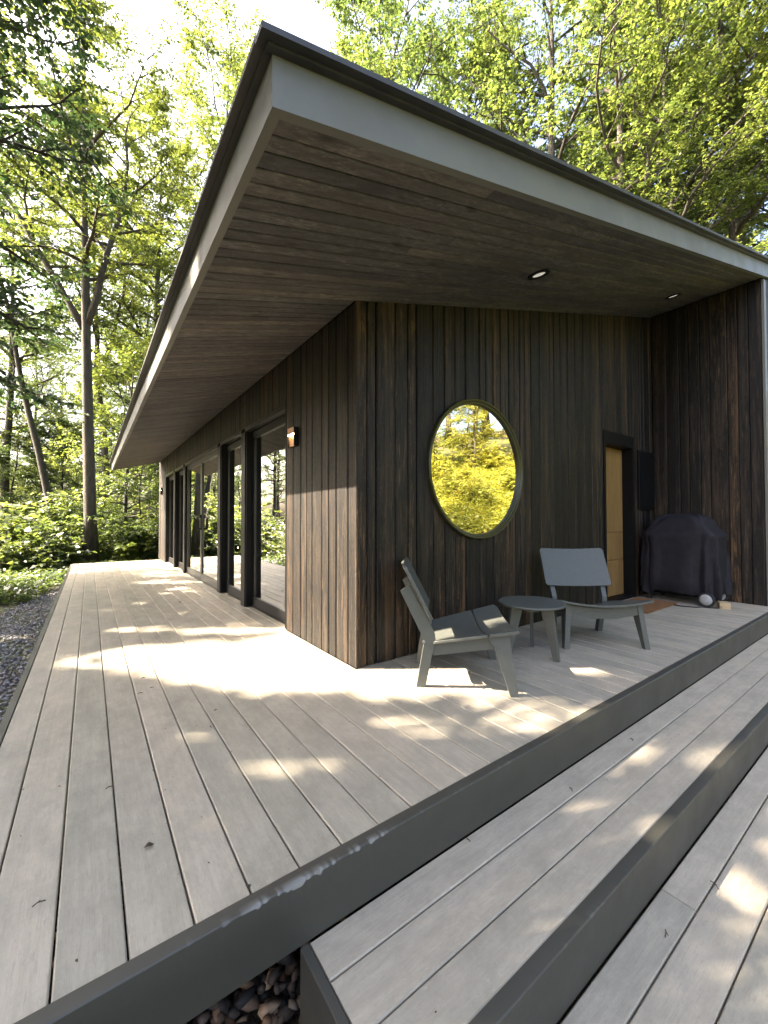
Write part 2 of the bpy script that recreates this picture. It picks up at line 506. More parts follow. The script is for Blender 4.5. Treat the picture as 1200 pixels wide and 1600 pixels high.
def stones(name, mat, xs, ys, zs, size, rng, label, cat):
    n = len(xs)
    base = np.array([(1, 0, 0), (-1, 0, 0), (0, 1, 0), (0, -1, 0), (0, 0, 1), (0, 0, -1),
                     (.62, .62, .45), (-.62, .62, .45), (-.62, -.62, .45), (.62, -.62, .45),
                     (.62, .62, -.45), (-.62, .62, -.45), (-.62, -.62, -.45), (.62, -.62, -.45)], float)
    tri = []
    for sx, ix in ((1, 0), (-1, 1)):
        for sy, iy in ((1, 2), (-1, 3)):
            for sz, iz in ((1, 4), (-1, 5)):
                c = next(k for k in range(6, 14) if np.sign(base[k][0]) == sx and np.sign(base[k][1]) == sy and np.sign(base[k][2]) == sz)
                fl = sx*sy*sz > 0
                for a, b in ((ix, iy), (iy, iz), (iz, ix)): tri.append((a, b, c) if fl else (b, a, c))
    tri = np.array(tri)
    sc = size[:, None, None]*rng.uniform(0.65, 1.25, (n, 1, 3))*np.array([1.25, 0.85, 0.6])
    v = base[None]*sc*rng.uniform(0.68, 1.2, (n, 14, 1))
    a = rng.uniform(0, 6.28, n); b = rng.normal(0, 0.35, n)
    ca, sa, cb, sb = np.cos(a), np.sin(a), np.cos(b), np.sin(b)
    x, y, z = v[..., 0], v[..., 1], v[..., 2]
    y, z = y*cb[:, None]-z*sb[:, None], y*sb[:, None]+z*cb[:, None]
    x, y = x*ca[:, None]-y*sa[:, None], x*sa[:, None]+y*ca[:, None]
    v = np.stack([x+xs[:, None], y+ys[:, None], z+zs[:, None]], -1)
    Fi = (tri[None]+(np.arange(n)*14)[:, None, None]).reshape(-1, 3)
    o = link_mesh(name, indexed_np(name, v.reshape(-1, 3), Fi), mat)
    return tag(o, label, cat, kind='stuff')


rng = np.random.default_rng(3)
n = 6000
xs = rng.uniform(-2.6, -0.75, n); ys = rng.uniform(-2.9, -0.2, n)
stones('river_stones', M['stone'], xs, ys, -0.43+rng.uniform(-0.012, 0.07, n), rng.uniform(0.014, 0.036, n), rng,
       'brown and black river stones on the ground left of the steps', 'stones')
n = 30000
ys = rng.uniform(-1.1, 9.6, n); xs = -1.85-rng.beta(1.0, 1.6, n)*5.5
edge = 8.9-(-xs-2.05)*3.3+0.5*np.sin(xs*3.0)
edge = np.maximum(edge, 4.6)
k = ys < edge+rng.normal(0, 0.25, n); xs, ys = xs[k], ys[k]
stones('gravel', M['gravel'], xs, ys, ground_z(xs, ys)+rng.uniform(-0.004, 0.022, len(xs)), rng.uniform(0.009, 0.022, len(xs)), rng,
       'crushed grey gravel along the left side of the deck', 'gravel')

# ------------------------------------------------------------------ deck, step, lower platform
deck = tag(empty('deck', (DL, DF, 0)), 'long weathered grey plank deck around the black cabin', 'deck')
DO = np.array([DL, DF, 0.0])
PIT, GAP, TH = 0.1435, 0.005, 0.026


def plank(parent, porg, x0, x1, y0, y1, ztop, axis, name='plank'):
    o = MB().cbox(x0, x1, y0, y1, ztop-TH, ztop, 0.0035, axis).build(name, M['deck_y'] if axis == 1 else M['deck_x'], None, origin=(x0, y0, ztop))
    o.parent = parent; o.location = Vector((x0, y0, ztop))-Vector(tuple(map(float, porg)))
    return o


x = -1.556+GAP/2-PIT*2
row = 0
while x < XI-0.002:
    x0, x1 = max(x, DL+0.032), min(x+PIT-GAP, XI-0.004)
    dz = rnd.uniform(-0.0012, 0.0012)
    if x1 - x0 > 0.02:
        if x0 < 0.0 < x1:
            plank(deck, DO, x0, x1, DF, -0.004, dz, 1); plank(deck, DO, x0, -0.001, -0.002, DEND, dz, 1)
            plank(deck, DO, 0.003, 0.118, 1.253, 8.76, dz, 1)
        elif x1 < 0.0:
            j = 4.9 if row % 2 else 6.2
            plank(deck, DO, x0, x1, DF, j-0.002, dz, 1); plank(deck, DO, x0, x1, j+0.002, DEND, dz, 1)
        else:
            plank(deck, DO, x0, x1, DF, 0.03, dz, 1)
    x += PIT; row += 1


def trim_board(parent, porg, name, x0, x1, yface, thick, ztop, zbot, chips, seed):
    """long painted edge board along X with a worn, chipped upper front arris"""
    rr = np.random.default_rng(seed)
    N = 520; xs = np.linspace(x0, x1, N)
    if chips > 0.5: xs = np.concatenate([np.linspace(x0, 0.6, 420), np.linspace(0.6, x1, 121)[1:]]); N = len(xs)
    nz = np.zeros(N)
    for k_, amp in ((5, .9), (13, .5), (45, .6), (110, .8)):
        c = rr.normal(0, 1, int((x1-x0)*k_)+3); nz += amp*np.interp((xs-x0)*k_, np.arange(len(c)), c)
    env = chips*np.exp(-((xs+0.93)/0.23)**4)
    side = chips*np.exp(-((xs+1.35)/0.25)**4)
    dp = np.clip(0.0020+0.0048*np.clip(nz, -1.2, 2), 0, 1)*env+np.where(nz > 1.0, 0.004*(nz-1.0), 0)*(0.5*side+0.28)
    dp = np.clip(dp, 0, 0.018)
    rows = []; chip = []
    for k_ in range(N):
        d = dp[k_]; c = 0.004+d; e = 0.004+0.55*d
        rows.append([(yface+thick, zbot), (yface+thick, ztop), (yface+thick*0.55, ztop+0.001), (yface+e, ztop), (yface+e*0.35, ztop-c*0.45), (yface+.0004, ztop-c+.0012), (yface, ztop-c), (yface, (ztop+zbot)/2), (yface, zbot)])
        w = min(1.0, d/0.003)*(1.0 if env[k_] > .3 else .35)*(.15+.85*min(1, max(0, nz[k_]*1.6+.55)))
        chip.append([0, 0, 0, w*0.6, w, w, 0.0, 0, 0])
    P = 9; v = []; f = []
    for k_ in range(N):
        for y_, z_ in rows[k_]: v.append((xs[k_], y_, z_))
    for k_ in range(N-1):
        for p in range(P): f.append((k_*P+p, k_*P+(p+1) % P, (k_+1)*P+(p+1) % P, (k_+1)*P+p))
    f += [tuple(range(P)), tuple(range((N-1)*P, N*P))]
    o = MB().add(v, f).build(name, M['trim'], None, origin=(x0, yface, ztop))
    ca = o.data.attributes.new('chip', 'FLOAT', 'POINT'); ca.data.foreach_set('value', np.array(chip, np.float32).ravel())
    soft(o, 30)
    o.parent = parent; o.location = Vector((x0, yface, ztop))-Vector(tuple(map(float, porg)))
    return o


trim_board(deck, DO, 'edge_board', DL, 5.9, DF-0.045, 0.043, 0.002, Z1+0.004, 1.0, 5)
e = MB().box(DL-0.004, DL+0.028, DF+0.001, DEND, -0.2, 0.001).build('edge_board', M['trim'], None, origin=(DL, DF, 0)); e.parent = deck; e.location = (0, 0, 0)
e = MB().box(DL, 0.1, DEND+0.002, DEND+0.04, -0.2, 0.002).build('edge_board', M['trim'], None, origin=(DL, DF, 0)); e.parent = deck; e.location = (0, 0, 0)
mb = MB()
for xj in np.arange(DL+0.06, 4.9, 0.4): mb.box(xj, xj+0.04, DF+0.02, DEND-0.05 if xj < 0 else -0.03, -0.22, -TH-0.003)
mb.box(DL+0.05, 4.9, DF+0.012, DF+0.05, -0.18, -TH-0.004)
e = mb.build('joist_frame', M['backing'], None, origin=(DL, DF, 0)); e.parent = deck; e.location = (0, 0, 0)

SO = np.array([-1.0, -1.292, Z1])
step = tag(empty('deck_step', tuple(SO)), 'wide grey plank step below the deck edge', 'step')
YS = DF-0.047
for k_, (a, b) in enumerate(((-1.4125, YS), (-1.560, -1.4175), (-1.690, -1.565))):
    plank(step, SO, -0.972, 5.9, a, b, Z1+0.001*k_*(-1)**k_*0.4, 0)
trim_board(step, SO, 'edge_board', -1.0, 5.9, -1.735, 0.043, Z1+0.001, Z2+0.004, 0.12, 9)
e = MB().cbox(-1.002, -0.975, -1.689, YS, Z2-0.1, Z1-0.0005, 0.003, 1).build('side_board', M['trim'], None, origin=tuple(SO)); e.parent = step; e.location = (0, 0, 0)
e = MB().box(-0.97, 5.9, -1.685, -1.30, Z2, Z1-TH-0.004).build('joist_frame', M['backing'], None, origin=tuple(SO)); e.parent = step; e.location = (0, 0, 0)

LO = np.array([-0.9, -1.737, Z2])
low = tag(empty('lower_platform', tuple(LO)), 'low grey plank platform at the foot of the deck step', 'platform')
y = -1.7385
k_ = 0
for wdt in [0.112]+[PIT]*14:
    cut = (0.27, 2.9, -0.3, 1.7)[k_ % 4] if k_ else 0.262
    yy0 = y-wdt+GAP
    plank(low, LO, -0.9, cut-0.002, yy0, y, Z2, 0); plank(low, LO, cut+0.002, 5.9, yy0, y, Z2, 0)
    y -= wdt; k_ += 1
e = MB().box(-0.88, 5.88, y+0.05, -1.76, Z2-0.12, Z2-TH-0.004).build('joist_frame', M['backing'], None, origin=tuple(LO)); e.parent = low; e.location = (0, 0, 0)
e = MB().box(-0.932, -0.902, y, -1.75, Z2-0.14, Z2-0.002).build('edge_board', M['trim'], None, origin=tuple(LO)); e.parent = low; e.location = (0, 0, 0)

# ------------------------------------------------------------------ the cabin
cabin = tag(empty('cabin', (0, 0, 0)), 'black charred timber cabin with wide sloping roof overhang', 'cabin')
XR, YB = 9.5, YEND


def sof(x): return HC+SL*x


def widths(total, seed, lst=(0.083, 0.125, 0.178, 0.104, 0.150)):
    rr = random.Random(seed); out = []; s = 0
    while s < total-0.06:
        w = rr.choice(lst); w = min(w, total-s)
        if total-(s+w) < 0.06: w = total-s
        out.append((s, s+w)); s += w
    return out


# --- the end wall with the round window (faces -Y)
WC, WR = (1.262, 1.470), 0.612
DX0, DX1, DZ = 3.525, 4.352, 2.12
wall = MB()
wall.add([(0.02, 0.022, -0.05), (DX0, 0.022, -0.05), (DX0, 0.022, sof(DX0)), (0.02, 0.022, sof(0.02))], [(0, 1, 2, 3)]) if False else None
ring = 48
pts = [(WC[0]+WR*math.cos(2*math.pi*q/ring), WC[1]+WR*math.sin(2*math.pi*q/ring)) for q in range(ring)]
# backing sheet with the window hole: fan of quads between the hole and a square around it
sq0, sq1, sz0, sz1 = WC[0]-0.66, WC[0]+0.66, WC[1]-0.66, WC[1]+0.66
outp = []
for q in range(ring):
    c, s_ = math.cos(2*math.pi*q/ring), math.sin(2*math.pi*q/ring); k_ = 0.66/max(abs(c), abs(s_)); outp.append((WC[0]+c*k_, WC[1]+s_*k_))
v = [(p[0], 0.022, p[1]) for p in pts]+[(p[0], 0.022, p[1]) for p in outp]
wall.add(v, [(q, (q+1) % ring, ring+(q+1) % ring, ring+q) for q in range(ring)])


def back(x0, x1, z0, z1=None):
    wall.add([(x0, 0.022, z0), (x1, 0.022, z0), (x1, 0.022, z1 if z1 is not None else sof(x1)), (x0, 0.022, z1 if z1 is not None else sof(x0))], [(0, 1, 2, 3)])


back(0.02, sq0, -0.05); back(sq0, sq1, -0.05, sz0); back(sq0, sq1, sz1); back(sq1, DX0, -0.05); back(DX0, DX1, DZ); back(DX1, XI, -0.05)
wall_e = wall.build('wall', M['backing'], cabin)
bs = [0.0, 0.092, 0.170, 0.346, 0.470, 0.554, 0.731, 0.860, 0.985]
segs = list(zip(bs[:-1], bs[1:]))+[(0.985+a, 0.985+b) for a, b in widths(DX0-0.985, 4)]+[(DX0+a, DX0+b) for a, b in widths(DX1-DX0, 5)]+[(DX1+a, DX1+b) for a, b in widths(XI-DX1-0.004, 6)]
BT = 0.020


def outline_board(parent, poly, thick, name='board', plane='xz', base=0.0, mat=None):
    """board cut to an outline; the left and right edges are chamfered on the face"""
    us = [p[0] for p in poly]; u0, u1 = min(us), max(us); c = 0.007
    v = []
    n = len(poly)
    for t, fr in ((0, 0), (thick-c, 0), (thick, 1)):
        for u, w in poly:
            uu = u
            if fr:
                if abs(u-u0) < 1e-6: uu = u+c
                elif abs(u-u1) < 1e-6: uu = u-c
            v.append((uu, base-t, w) if plane == 'xz' else (base-t, uu, w))
    f = [tuple(range(n)), tuple(range(2*n, 3*n))]
    for r_ in range(2):
        f += [(r_*n+i, r_*n+(i+1) % n, (r_+1)*n+(i+1) % n, (r_+1)*n+i) for i in range(n)]
    o0 = (u0, base, 0) if plane == 'xz' else (base, u0, 0)
    ob = MB().add(v, f).build(name, mat or M['char_z'], None, origin=o0)
    ob.parent = parent
    return ob


for a, b in segs:
    a_, b_ = a+0.0045, b-0.0045
    if a == 0.0: a_ = 0.001
    base = 0.021; th = BT+rnd.uniform(-0.0025, 0.0025)
    if DX0-0.01 < a < DX1-0.01:
        outline_board(wall_e, [(a_, DZ+0.004), (b_, DZ+0.004), (b_, sof(b_)+.010), (a_, sof(a_)+.010)], th, base=base); continue
    lo, hi = max(a_, WC[0]-WR), min(b_, WC[0]+WR)
    if lo >= hi-0.004:
        outline_board(wall_e, [(a_, 0.004), (b_, 0.004), (b_, sof(b_)+.010), (a_, sof(a_)+.010)], th, base=base); continue
    arc = [(lo+(hi-lo)*q/7) for q in range(8)]
    dz = [math.sqrt(max(WR**2-(u-WC[0])**2, 0)) for u in arc]
    up = [(b_, sof(b_)+.010), (a_, sof(a_)+.010)]; dn = [(a_, 0.004), (b_, 0.004)]
    if a_ < WC[0]-WR or b_ > WC[0]+WR:      # board only partly cut: one piece with a bite
        if a_ < WC[0]-WR:
            poly = [(a_, .004), (b_, .004)]+[(u, WC[1]-d) for u, d in reversed(list(zip(arc, dz)))]+[(u, WC[1]+d) for u, d in list(zip(arc, dz))[1:]]+up
        else:
            poly = [(a_, .004), (b_, .004)]+up+[(u, WC[1]+d) for u, d in zip(arc, dz)]+[(u, WC[1]-d) for u, d in reversed(list(zip(arc, dz))[:-1])]
        outline_board(wall_e, poly, th, base=base)
    else:
        outline_board(wall_e, dn+[(u, WC[1]-d) for u, d in reversed(list(zip(arc, dz)))], th, base=base)
        outline_board(wall_e, [(u, WC[1]+d) for u, d in zip(arc, dz)]+up, th, base=base)

# --- the long glazed wall (faces -X)
OPEN = [(1.25, 2.47), (2.62, 3.60), (3.75, 6.25), (6.40, 7.40), (7.55, 8.77)]
ZO = 2.08
wl = MB()
wl.add([(0.021, 0.02, -.05), (0.021, 1.25, -.05), (0.021, 1.25, HC), (0.021, 0.02, HC)], [(0, 1, 2, 3)])
wl.add([(0.021, 1.25, ZO+.05), (0.021, 8.77, ZO+.05), (0.021, 8.77, HC), (0.021, 1.25, HC)], [(0, 1, 2, 3)])
wl.add([(0.021, 8.77, -.05), (0.021, YEND, -.05), (0.021, YEND, HC), (0.021, 8.77, HC)], [(0, 1, 2, 3)])
wall_l = wl.build('wall', M['backing'], cabin)
ls = [0.0, 0.121, 0.289, 0.405, 0.518, 0.691, 0.800, 0.919, 1.085, 1.245]
for a, b in list(zip(ls[:-1], ls[1:]))+[(8.775+p, 8.775+q) for p, q in widths(YEND-8.775, 12)]:
    a_, b_ = a+0.0042, b-0.0042
    if a == 0.0: a_ = 0.0012
    outline_board(wall_l, [(a_, 0.004), (b_, 0.004), (b_, HC+.009), (a_, HC+.009)], BT+rnd.uniform(-.0025, .0025), plane='yz', base=0.020)
for p, q in widths(8.77-1.25, 13):
    outline_board(wall_l, [(1.25+p+.002, ZO+.052), (1.25+q-.002, ZO+.052), (1.25+q-.002, HC+.009), (1.25+p+.002, HC+.009)], BT+rnd.uniform(-.0025, .0025), plane='yz', base=0.020)
# corner board
ob = MB().cbox(-0.004, 0.0, -0.004, 0.0, 0.003, HC-0.02, 0.0005).build('corner_bead', M['char_z'], wall_l)

# --- the cross wall at the right end of the porch (faces -X)
wp = MB()
wp.add([(XI+.021, RK+.03, -.4), (XI+.021, 0.02, -.4), (XI+.021, 0.02, sof(XI)), (XI+.021, RK+.03, sof(XI))], [(0, 1, 2, 3)])
wp.box(XI+0.03, XR, RK+0.045, RK+0.06, -0.45, 2.555)
wall_p = wp.build('wall', M['backing'], cabin)
for p, q in widths(-RK-0.05, 21):
    a_, b_ = RK+0.05+p+.002, RK+0.05+q-.002
    outline_board(wall_p, [(a_, -0.30), (b_, -0.30), (b_, sof(XI)+.008), (a_, sof(XI)+.008)], BT+rnd.uniform(-.002, .002), plane='yz', base=XI+0.0205)
MB().cbox(XI-0.004, XI+0.09, RK+0.022, RK+0.049, -0.30, sof(XI)-0.006, .003).build('corner_board', M['fascia'], wall_p)
for p, q in widths(XR-XI-0.1, 22):
    a_, b_ = XI+0.1+p+.002, XI+0.1+q-.002
    outline_board(wall_p, [(a_, -0.40), (b_, -0.40), (b_, sof(b_)-.004), (a_, sof(a_)-.004)], BT, base=RK+0.045)
# closing walls that the photo only implies
wb = MB()
wb.add([(0.0, YEND, -.45), (XR, YEND, -.45), (XR, YEND, sof(XR)), (0, YEND, sof(0))], [(0, 1, 2, 3)])
wb.add([(XR, RK+.04, -.45), (XR, YEND, -.45), (XR, YEND, sof(XR)), (XR, RK+.04, sof(XR))], [(0, 1, 2, 3)])
wb.build('wall', M['char_z'], cabin)

# --- soffit boards, running up the slope
soffit = MB().box(EA+0.03, XR, RK+0.03, FAR-0.03, HC+0.040, HC+0.048, SL).build('soffit', M['backing'], cabin)
SP = 0.0752
y = RK+0.036
k_ = 0
while y < FAR-0.06:
    y1_ = min(y+SP, FAR-0.035)-0.006
    dz = rnd.uniform(-0.001, 0.001)
    if y < -0.02:
        xs_ = [EA+0.036, rnd.uniform(-0.2, 1.6), rnd.uniform(2.2, 4.2), XI-0.002]
        if k_ == 0: xs_ = [EA+0.036, 0.03, 3.1, XI-0.002]
        if rnd.random() < 0.4 and k_: xs_.pop(rnd.choice((1, 2)))
    else:
        xs_ = [EA+0.036, -0.006]
    for a, b in zip(xs_[:-1], xs_[1:]):
        b -= 0.0025
        v = []
        for xx in (a, b):
            for yy, zz in ((y, .022), (y, .004), (y+.004, 0.0), (y1_-.004, 0.0), (y1_, .004), (y1_, .022)):
                v.append((xx, yy, HC+0.014+SL*xx+zz+dz))
        f = [(0, 1, 2, 3, 4, 5), (11, 10, 9, 8, 7, 6)]+[(i, i+6, (i+1) % 6+6, (i+1) % 6) for i in range(6)]
        o = MB().add(v, f).build('soffit_board', M['char_x'], None, origin=(a, y, HC+SL*a)); o.parent = soffit
    y += SP; k_ += 1

# --- fascia, drip edge, roof skin
FH = 0.166
ZF = HC+0.006


def sheared(name, mat, parent, *boxes):
    mb = MB()
    for b in boxes: mb.box(*b, SL)
    return mb.build(name, mat, parent)


sheared('fascia_board', M['fascia'], cabin, (EA, XR, RK, RK+0.034, ZF, ZF+FH+0.004))
fb = MB(); fb.box(EA-0.001, EA+0.034, RK-0.001, FAR, ZF-0.0008, ZF+FH+0.002, SL)
fb.build('fascia_board', M['fascia'], cabin)
sheared('fascia_board', M['fascia'], cabin, (EA+0.036, 0.0, FAR-0.034, FAR-0.0005, ZF, ZF+FH+0.004))
roof = sheared('roof', M['drip'], cabin, (EA+0.005, XR+0.04, RK+0.006, FAR-0.006, ZF+0.06, ZF+FH+0.020))
d1, d2 = 0.024, 0.052
sheared('drip_edge', M['drip'], roof, (EA-d1, XR, RK-d1, RK+0.004, ZF+FH-0.006, ZF+FH+0.004), (EA-d2, XR, RK-d2, RK+0.004, ZF+FH+0.004, ZF+FH+0.024))
ev = MB(); ze = ZF+SL*EA
ev.box(EA-d1, EA+0.003, RK+0.0045, FAR+d1, ze+FH-0.006, ze+FH+0.0035); ev.box(EA-d2, EA+0.003, RK+0.0045, FAR+d2, ze+FH+0.0037, ze+FH+0.022)
ev.build('drip_edge', M['drip'], roof)

# --- sliding doors and fixed lights
def glazed(i, y0, y1):
    dbl = i == 2
    dr = empty('glass_door', (0, y0, 0), parent=cabin)
    rec = 0.030 if dbl else 0.070
    fm = M['frame_grey'] if dbl else M['black']

    def P(mb, name, mat, par=dr, smooth=False): return mb.build(name, mat, par)
    w = y1-y0
    P(MB().box(-0.012, 0.045, -0.004, w+0.004, ZO, ZO+0.048), 'head_trim', M['frame_grey'])
    P(MB().box(0.002, rec+0.06, 0.0, 0.022, 0.004, ZO-0.001), 'jamb', M['black'])
    P(MB().box(0.002, rec+0.06, w-0.022, w, 0.004, ZO-0.001), 'jamb', M['black'])
    leaves = [(0.024, w/2-0.002), (w/2+0.002, w-0.024)] if dbl else [(0.024, w-0.024)]
    for a, b in leaves:
        st = 0.050 if dbl else 0.040; br = 0.105; tr_ = 0.075
        fr = MB()
        fr.cbox(rec, rec+0.045, a, a+st, 0.012, ZO-0.004, .004); fr.cbox(rec, rec+0.045, b-st, b, 0.012, ZO-0.004, .004)
        fr.box(rec+.001, rec+0.044, a+st-.002, b-st+.002, 0.012, 0.012+br); fr.box(rec+.001, rec+0.044, a+st-.002, b-st+.002, ZO-tr_, ZO-0.004)
        fr.box(rec-0.012, rec, a, b, 0.004, 0.018)
        fo = P(fr, 'frame', fm)
        gl = MB(); gl.box(rec+0.020, rec+0.026, a+st-0.001, b-st+0.001, 0.012+br-0.001, ZO-tr_+0.001)
        P(gl, 'pane', M['glass'])
        gb = MB()
        for q0, q1, z0, z1 in ((a+st, a+st+.012, .117, ZO-tr_), (b-st-.012, b-st, .117, ZO-tr_), (a+st, b-st, .117, .129), (a+st, b-st, ZO-tr_-.012, ZO-tr_)):
            gb.box(rec+0.010, rec+0.0195, q0, q1, z0, z1)
        gb.build('glazing_bead', M['frame_grey'], dr)
    if dbl:
        for s_ in (-1, 1):
            yy = w/2+s_*0.034
            h = MB(); h.cbox(rec-0.008, rec, yy-0.018, yy+0.018, 0.86, 1.12, .003); h.build('handle_plate', M['black'], dr)
            h = MB(); h.tube([(rec-0.006, yy+s_*.012, 0.88), (rec-0.055, yy+s_*.016, 0.885), (rec-0.058, yy+s_*.016, 0.98), (rec-0.055, yy+s_*.016, 1.075), (rec-0.006, yy+s_*.012, 1.08)], 0.011, 8)
            soft(h.build('handle', M['black'], dr))
            h = MB(); h.tube([(rec-0.004, yy, 1.105), (rec-0.03, yy, 1.105)], 0.014, 10); h.build('lock', M['black'], dr)
    return dr


for i, (a, b) in enumerate(OPEN): glazed(i, a, b)
for a, b in zip(OPEN[:-1], OPEN[1:]):
    MB().cbox(-0.010, 0.15, a[1]+.0012, b[0]-.0012, 0.003, ZO-0.001, .003).build('post', M['black'], cabin)
MB().box(0.042, 0.17, 1.25, 8.77, ZO+0.001, ZO+0.10).build('header', M['black'], cabin)

# --- round window
rw = empty('round_window', (WC[0], 0, WC[1]), parent=cabin)
ringo = MB()
prof = [(WR-0.002, 0.10), (WR-0.002, -0.030), (WR-0.008, -0.036), (WR-0.018, -0.034), (WR-0.023, -0.025), (WR-0.028, -0.020), (WR-0.038, -0.018), (WR-0.044, -0.010), (WR-0.044, 0.10)]
kk = 96; v = []; f = []
for r_, d in prof:
    for q in range(kk):
        t = 2*math.pi*q/kk; v.append((r_*math.cos(t), d, r_*math.sin(t)))
npf = len(prof)
for r_ in range(npf):
    for q in range(kk): f.append((r_*kk+q, r_*kk+(q+1) % kk, ((r_+1) % npf)*kk+(q+1) % kk, ((r_+1) % npf)*kk+q))
soft(MB().add(v, f).build('window_frame', M['olive_black'], rw), 28)
gd = MB(); rr_ = WR-0.0435
gd.lathe([(0, 0.0), (rr_, 0.0), (rr_, 0.006), (0, 0.006)], (0, 0.006, 0), 72, (1, 0, 0), (0, 0, 1), (0, 1, 0))
gd.build('pane', M['gold_glass'], rw)

# --- entrance door in the end wall
dr = empty('entrance_door', (DX0, 0, 0), parent=cabin)
W_ = DX1-DX0; rec = 0.135
MB().box(0, 0.05, -0.006, rec+.06, 0.004, DZ).build('jamb', M['black'], dr)
MB().box(W_-0.05, W_, -0.006, rec+.06, 0.004, DZ).build('jamb', M['black'], dr)
MB().box(0.0505, W_-0.0505, -0.005, rec+.06, DZ-0.155, DZ-.001).build('head', M['black'], dr)
MB().box(0.0505, W_-0.0505, 0.0, rec+.06, 0.004, 0.03).build('threshold', M['black'], dr)
lf = MB().box(0.053, W_-0.053, rec, rec+0.045, 0.032, DZ-0.158).build('leaf', M['door_wood'], dr)
hs = [0.034, 0.50, 0.86, 1.955]
for z0, z1 in zip(hs[:-1], hs[1:]):
    MB().cbox(0.06, W_-0.06, rec-0.012, rec-0.0005, z0+.004, z1-.004, .003, 0).build('panel', M['door_wood'], lf)
MB().tube([(0.10, rec-.012, 0.98), (0.10, rec-.055, 0.98), (0.20, rec-.058, 0.98)], 0.010, 8).build('handle', M['steel'], lf)
MB().cbox(0.075, 0.125, rec-.017, rec-.0125, 0.90, 1.10, .003, 1).build('handle_plate', M['black'], lf)
MB().tube([(0.10, rec-.017, 1.16), (0.10, rec-.030, 1.16)], 0.022, 16).build('lock', M['steel'], lf)

# --- a dim room behind the glass
room = MB()
room.add([(0.17, 0.05, 0.004), (4.9, 0.05, 0.004), (4.9, 9.85, 0.004), (0.17, 9.85, 0.004)], [(0, 1, 2, 3)])
room.build('interior_floor', M['oak_floor'], cabin)
room = MB()
room.box(0.16, 4.6, 0.24, 0.26, 0.0, 2.50)
room.box(4.6, 4.62, 0.24, 9.85, 0.0, 2.50)
room.box(0.16, 4.6, 9.80, 9.85, 0.0, 2.50)
room.box(0.30, 4.6, 4.5, 4.6, 0.0, 2.50)
room.box(0.17, 4.6, 0.24, 9.85, 2.36, 2.40)
room.build('interior_wall', M['plaster'], cabin)

# ------------------------------------------------------------------ things fixed to the cabin
def sconce(y, label):
    s = tag(empty('wall_lamp', (-0.001, y, 1.69)), label, 'wall lamp', 'copper wall lamps beside the glass doors')
    MB().box(-0.022, -0.001, -0.075, 0.075, 0.0, 0.168).build('back_plate', M['black'], s)
    MB().box(-0.040, -0.0225, -0.0745, -0.066, 0.0, 0.168).build('side_plate', M['black'], s)
    MB().box(-0.040, -0.0225, 0.066, 0.0745, 0.0, 0.168).build('side_plate', M['black'], s)
    MB().box(-0.042, -0.0225, -0.0655, 0.0655, 0.112, 0.168).build('hood', M['copper'], s)
    MB().box(-0.026, -0.0222, -0.0655, 0.0655, 0.004, 0.1115).build('inner_plate', M['copper'], s)
    MB().box(-0.040, -0.0265, -0.058, 0.058, 0.106, 0.1118).build('lamp', M['lamp'], s)
    return s


sconce(1.045, 'small lit copper wall lamp near the cabin corner')
sconce(9.36, 'small copper wall lamp at the far end of the glass doors')


def downlight(x, y, label):
    z = HC+0.014+SL*x-0.0015
    d = tag(empty('recessed_downlight', (x, y, z)), label, 'ceiling light', 'recessed downlights in the porch soffit')
    d.rotation_euler = (0, -math.atan(SL), 0)
    a = MB(); a.lathe([(0.046, -0.001), (0.050, -0.009), (0.080, -0.009), (0.086, 0.0)], k=40); o = a.build('trim_ring', M['black'], d); soft(o)
    a = MB(); a.lathe([(0, -0.002), (0.048, -0.002), (0.048, 0.0), (0, 0.0)], k=32); a.build('lens', M['lens'], d)


downlight(1.274, -0.602, 'recessed downlight in the soffit above the round window')
downlight(4.042, -0.578, 'recessed downlight in the soffit above the black entrance door')

p = tag(empty('wall_panel', (4.44, 0, 1.16)), 'tall black panel on the wall right of the entrance door', 'panel')
MB().cbox(0, 0.478, -0.030, -0.0025, 0, 0.80, .004, 2).build('panel_face', M['black'], p)
MB().box(0.02, 0.458, -0.036, -0.0302, 0.02, 0.78).build('panel_inset', M['backing'], p)

# curtain behind the nearest pane
cv = []; cf = []; nn = 150
for i in range(nn):
    t = i/(nn-1); yy = 1.32+0.78*t; xx = 0.27+0.030*math.sin(t*62)+0.012*math.sin(t*143+1)
    cv += [(xx, yy, 0.02), (xx+0.004, yy, 1.2), (xx*0.98, yy, 2.30)]
for i in range(nn-1):
    for q in range(2): cf.append((i*3+q, (i+1)*3+q, (i+1)*3+q+1, i*3+q+1))
c = MB().add(cv, cf).build('curtain', M['curtain'], smooth=True)
md = c.modifiers.new('thick', 'SOLIDIFY'); md.thickness = 0.004
tag(c, 'pale green curtain hanging behind the nearest glass pane', 'curtain')

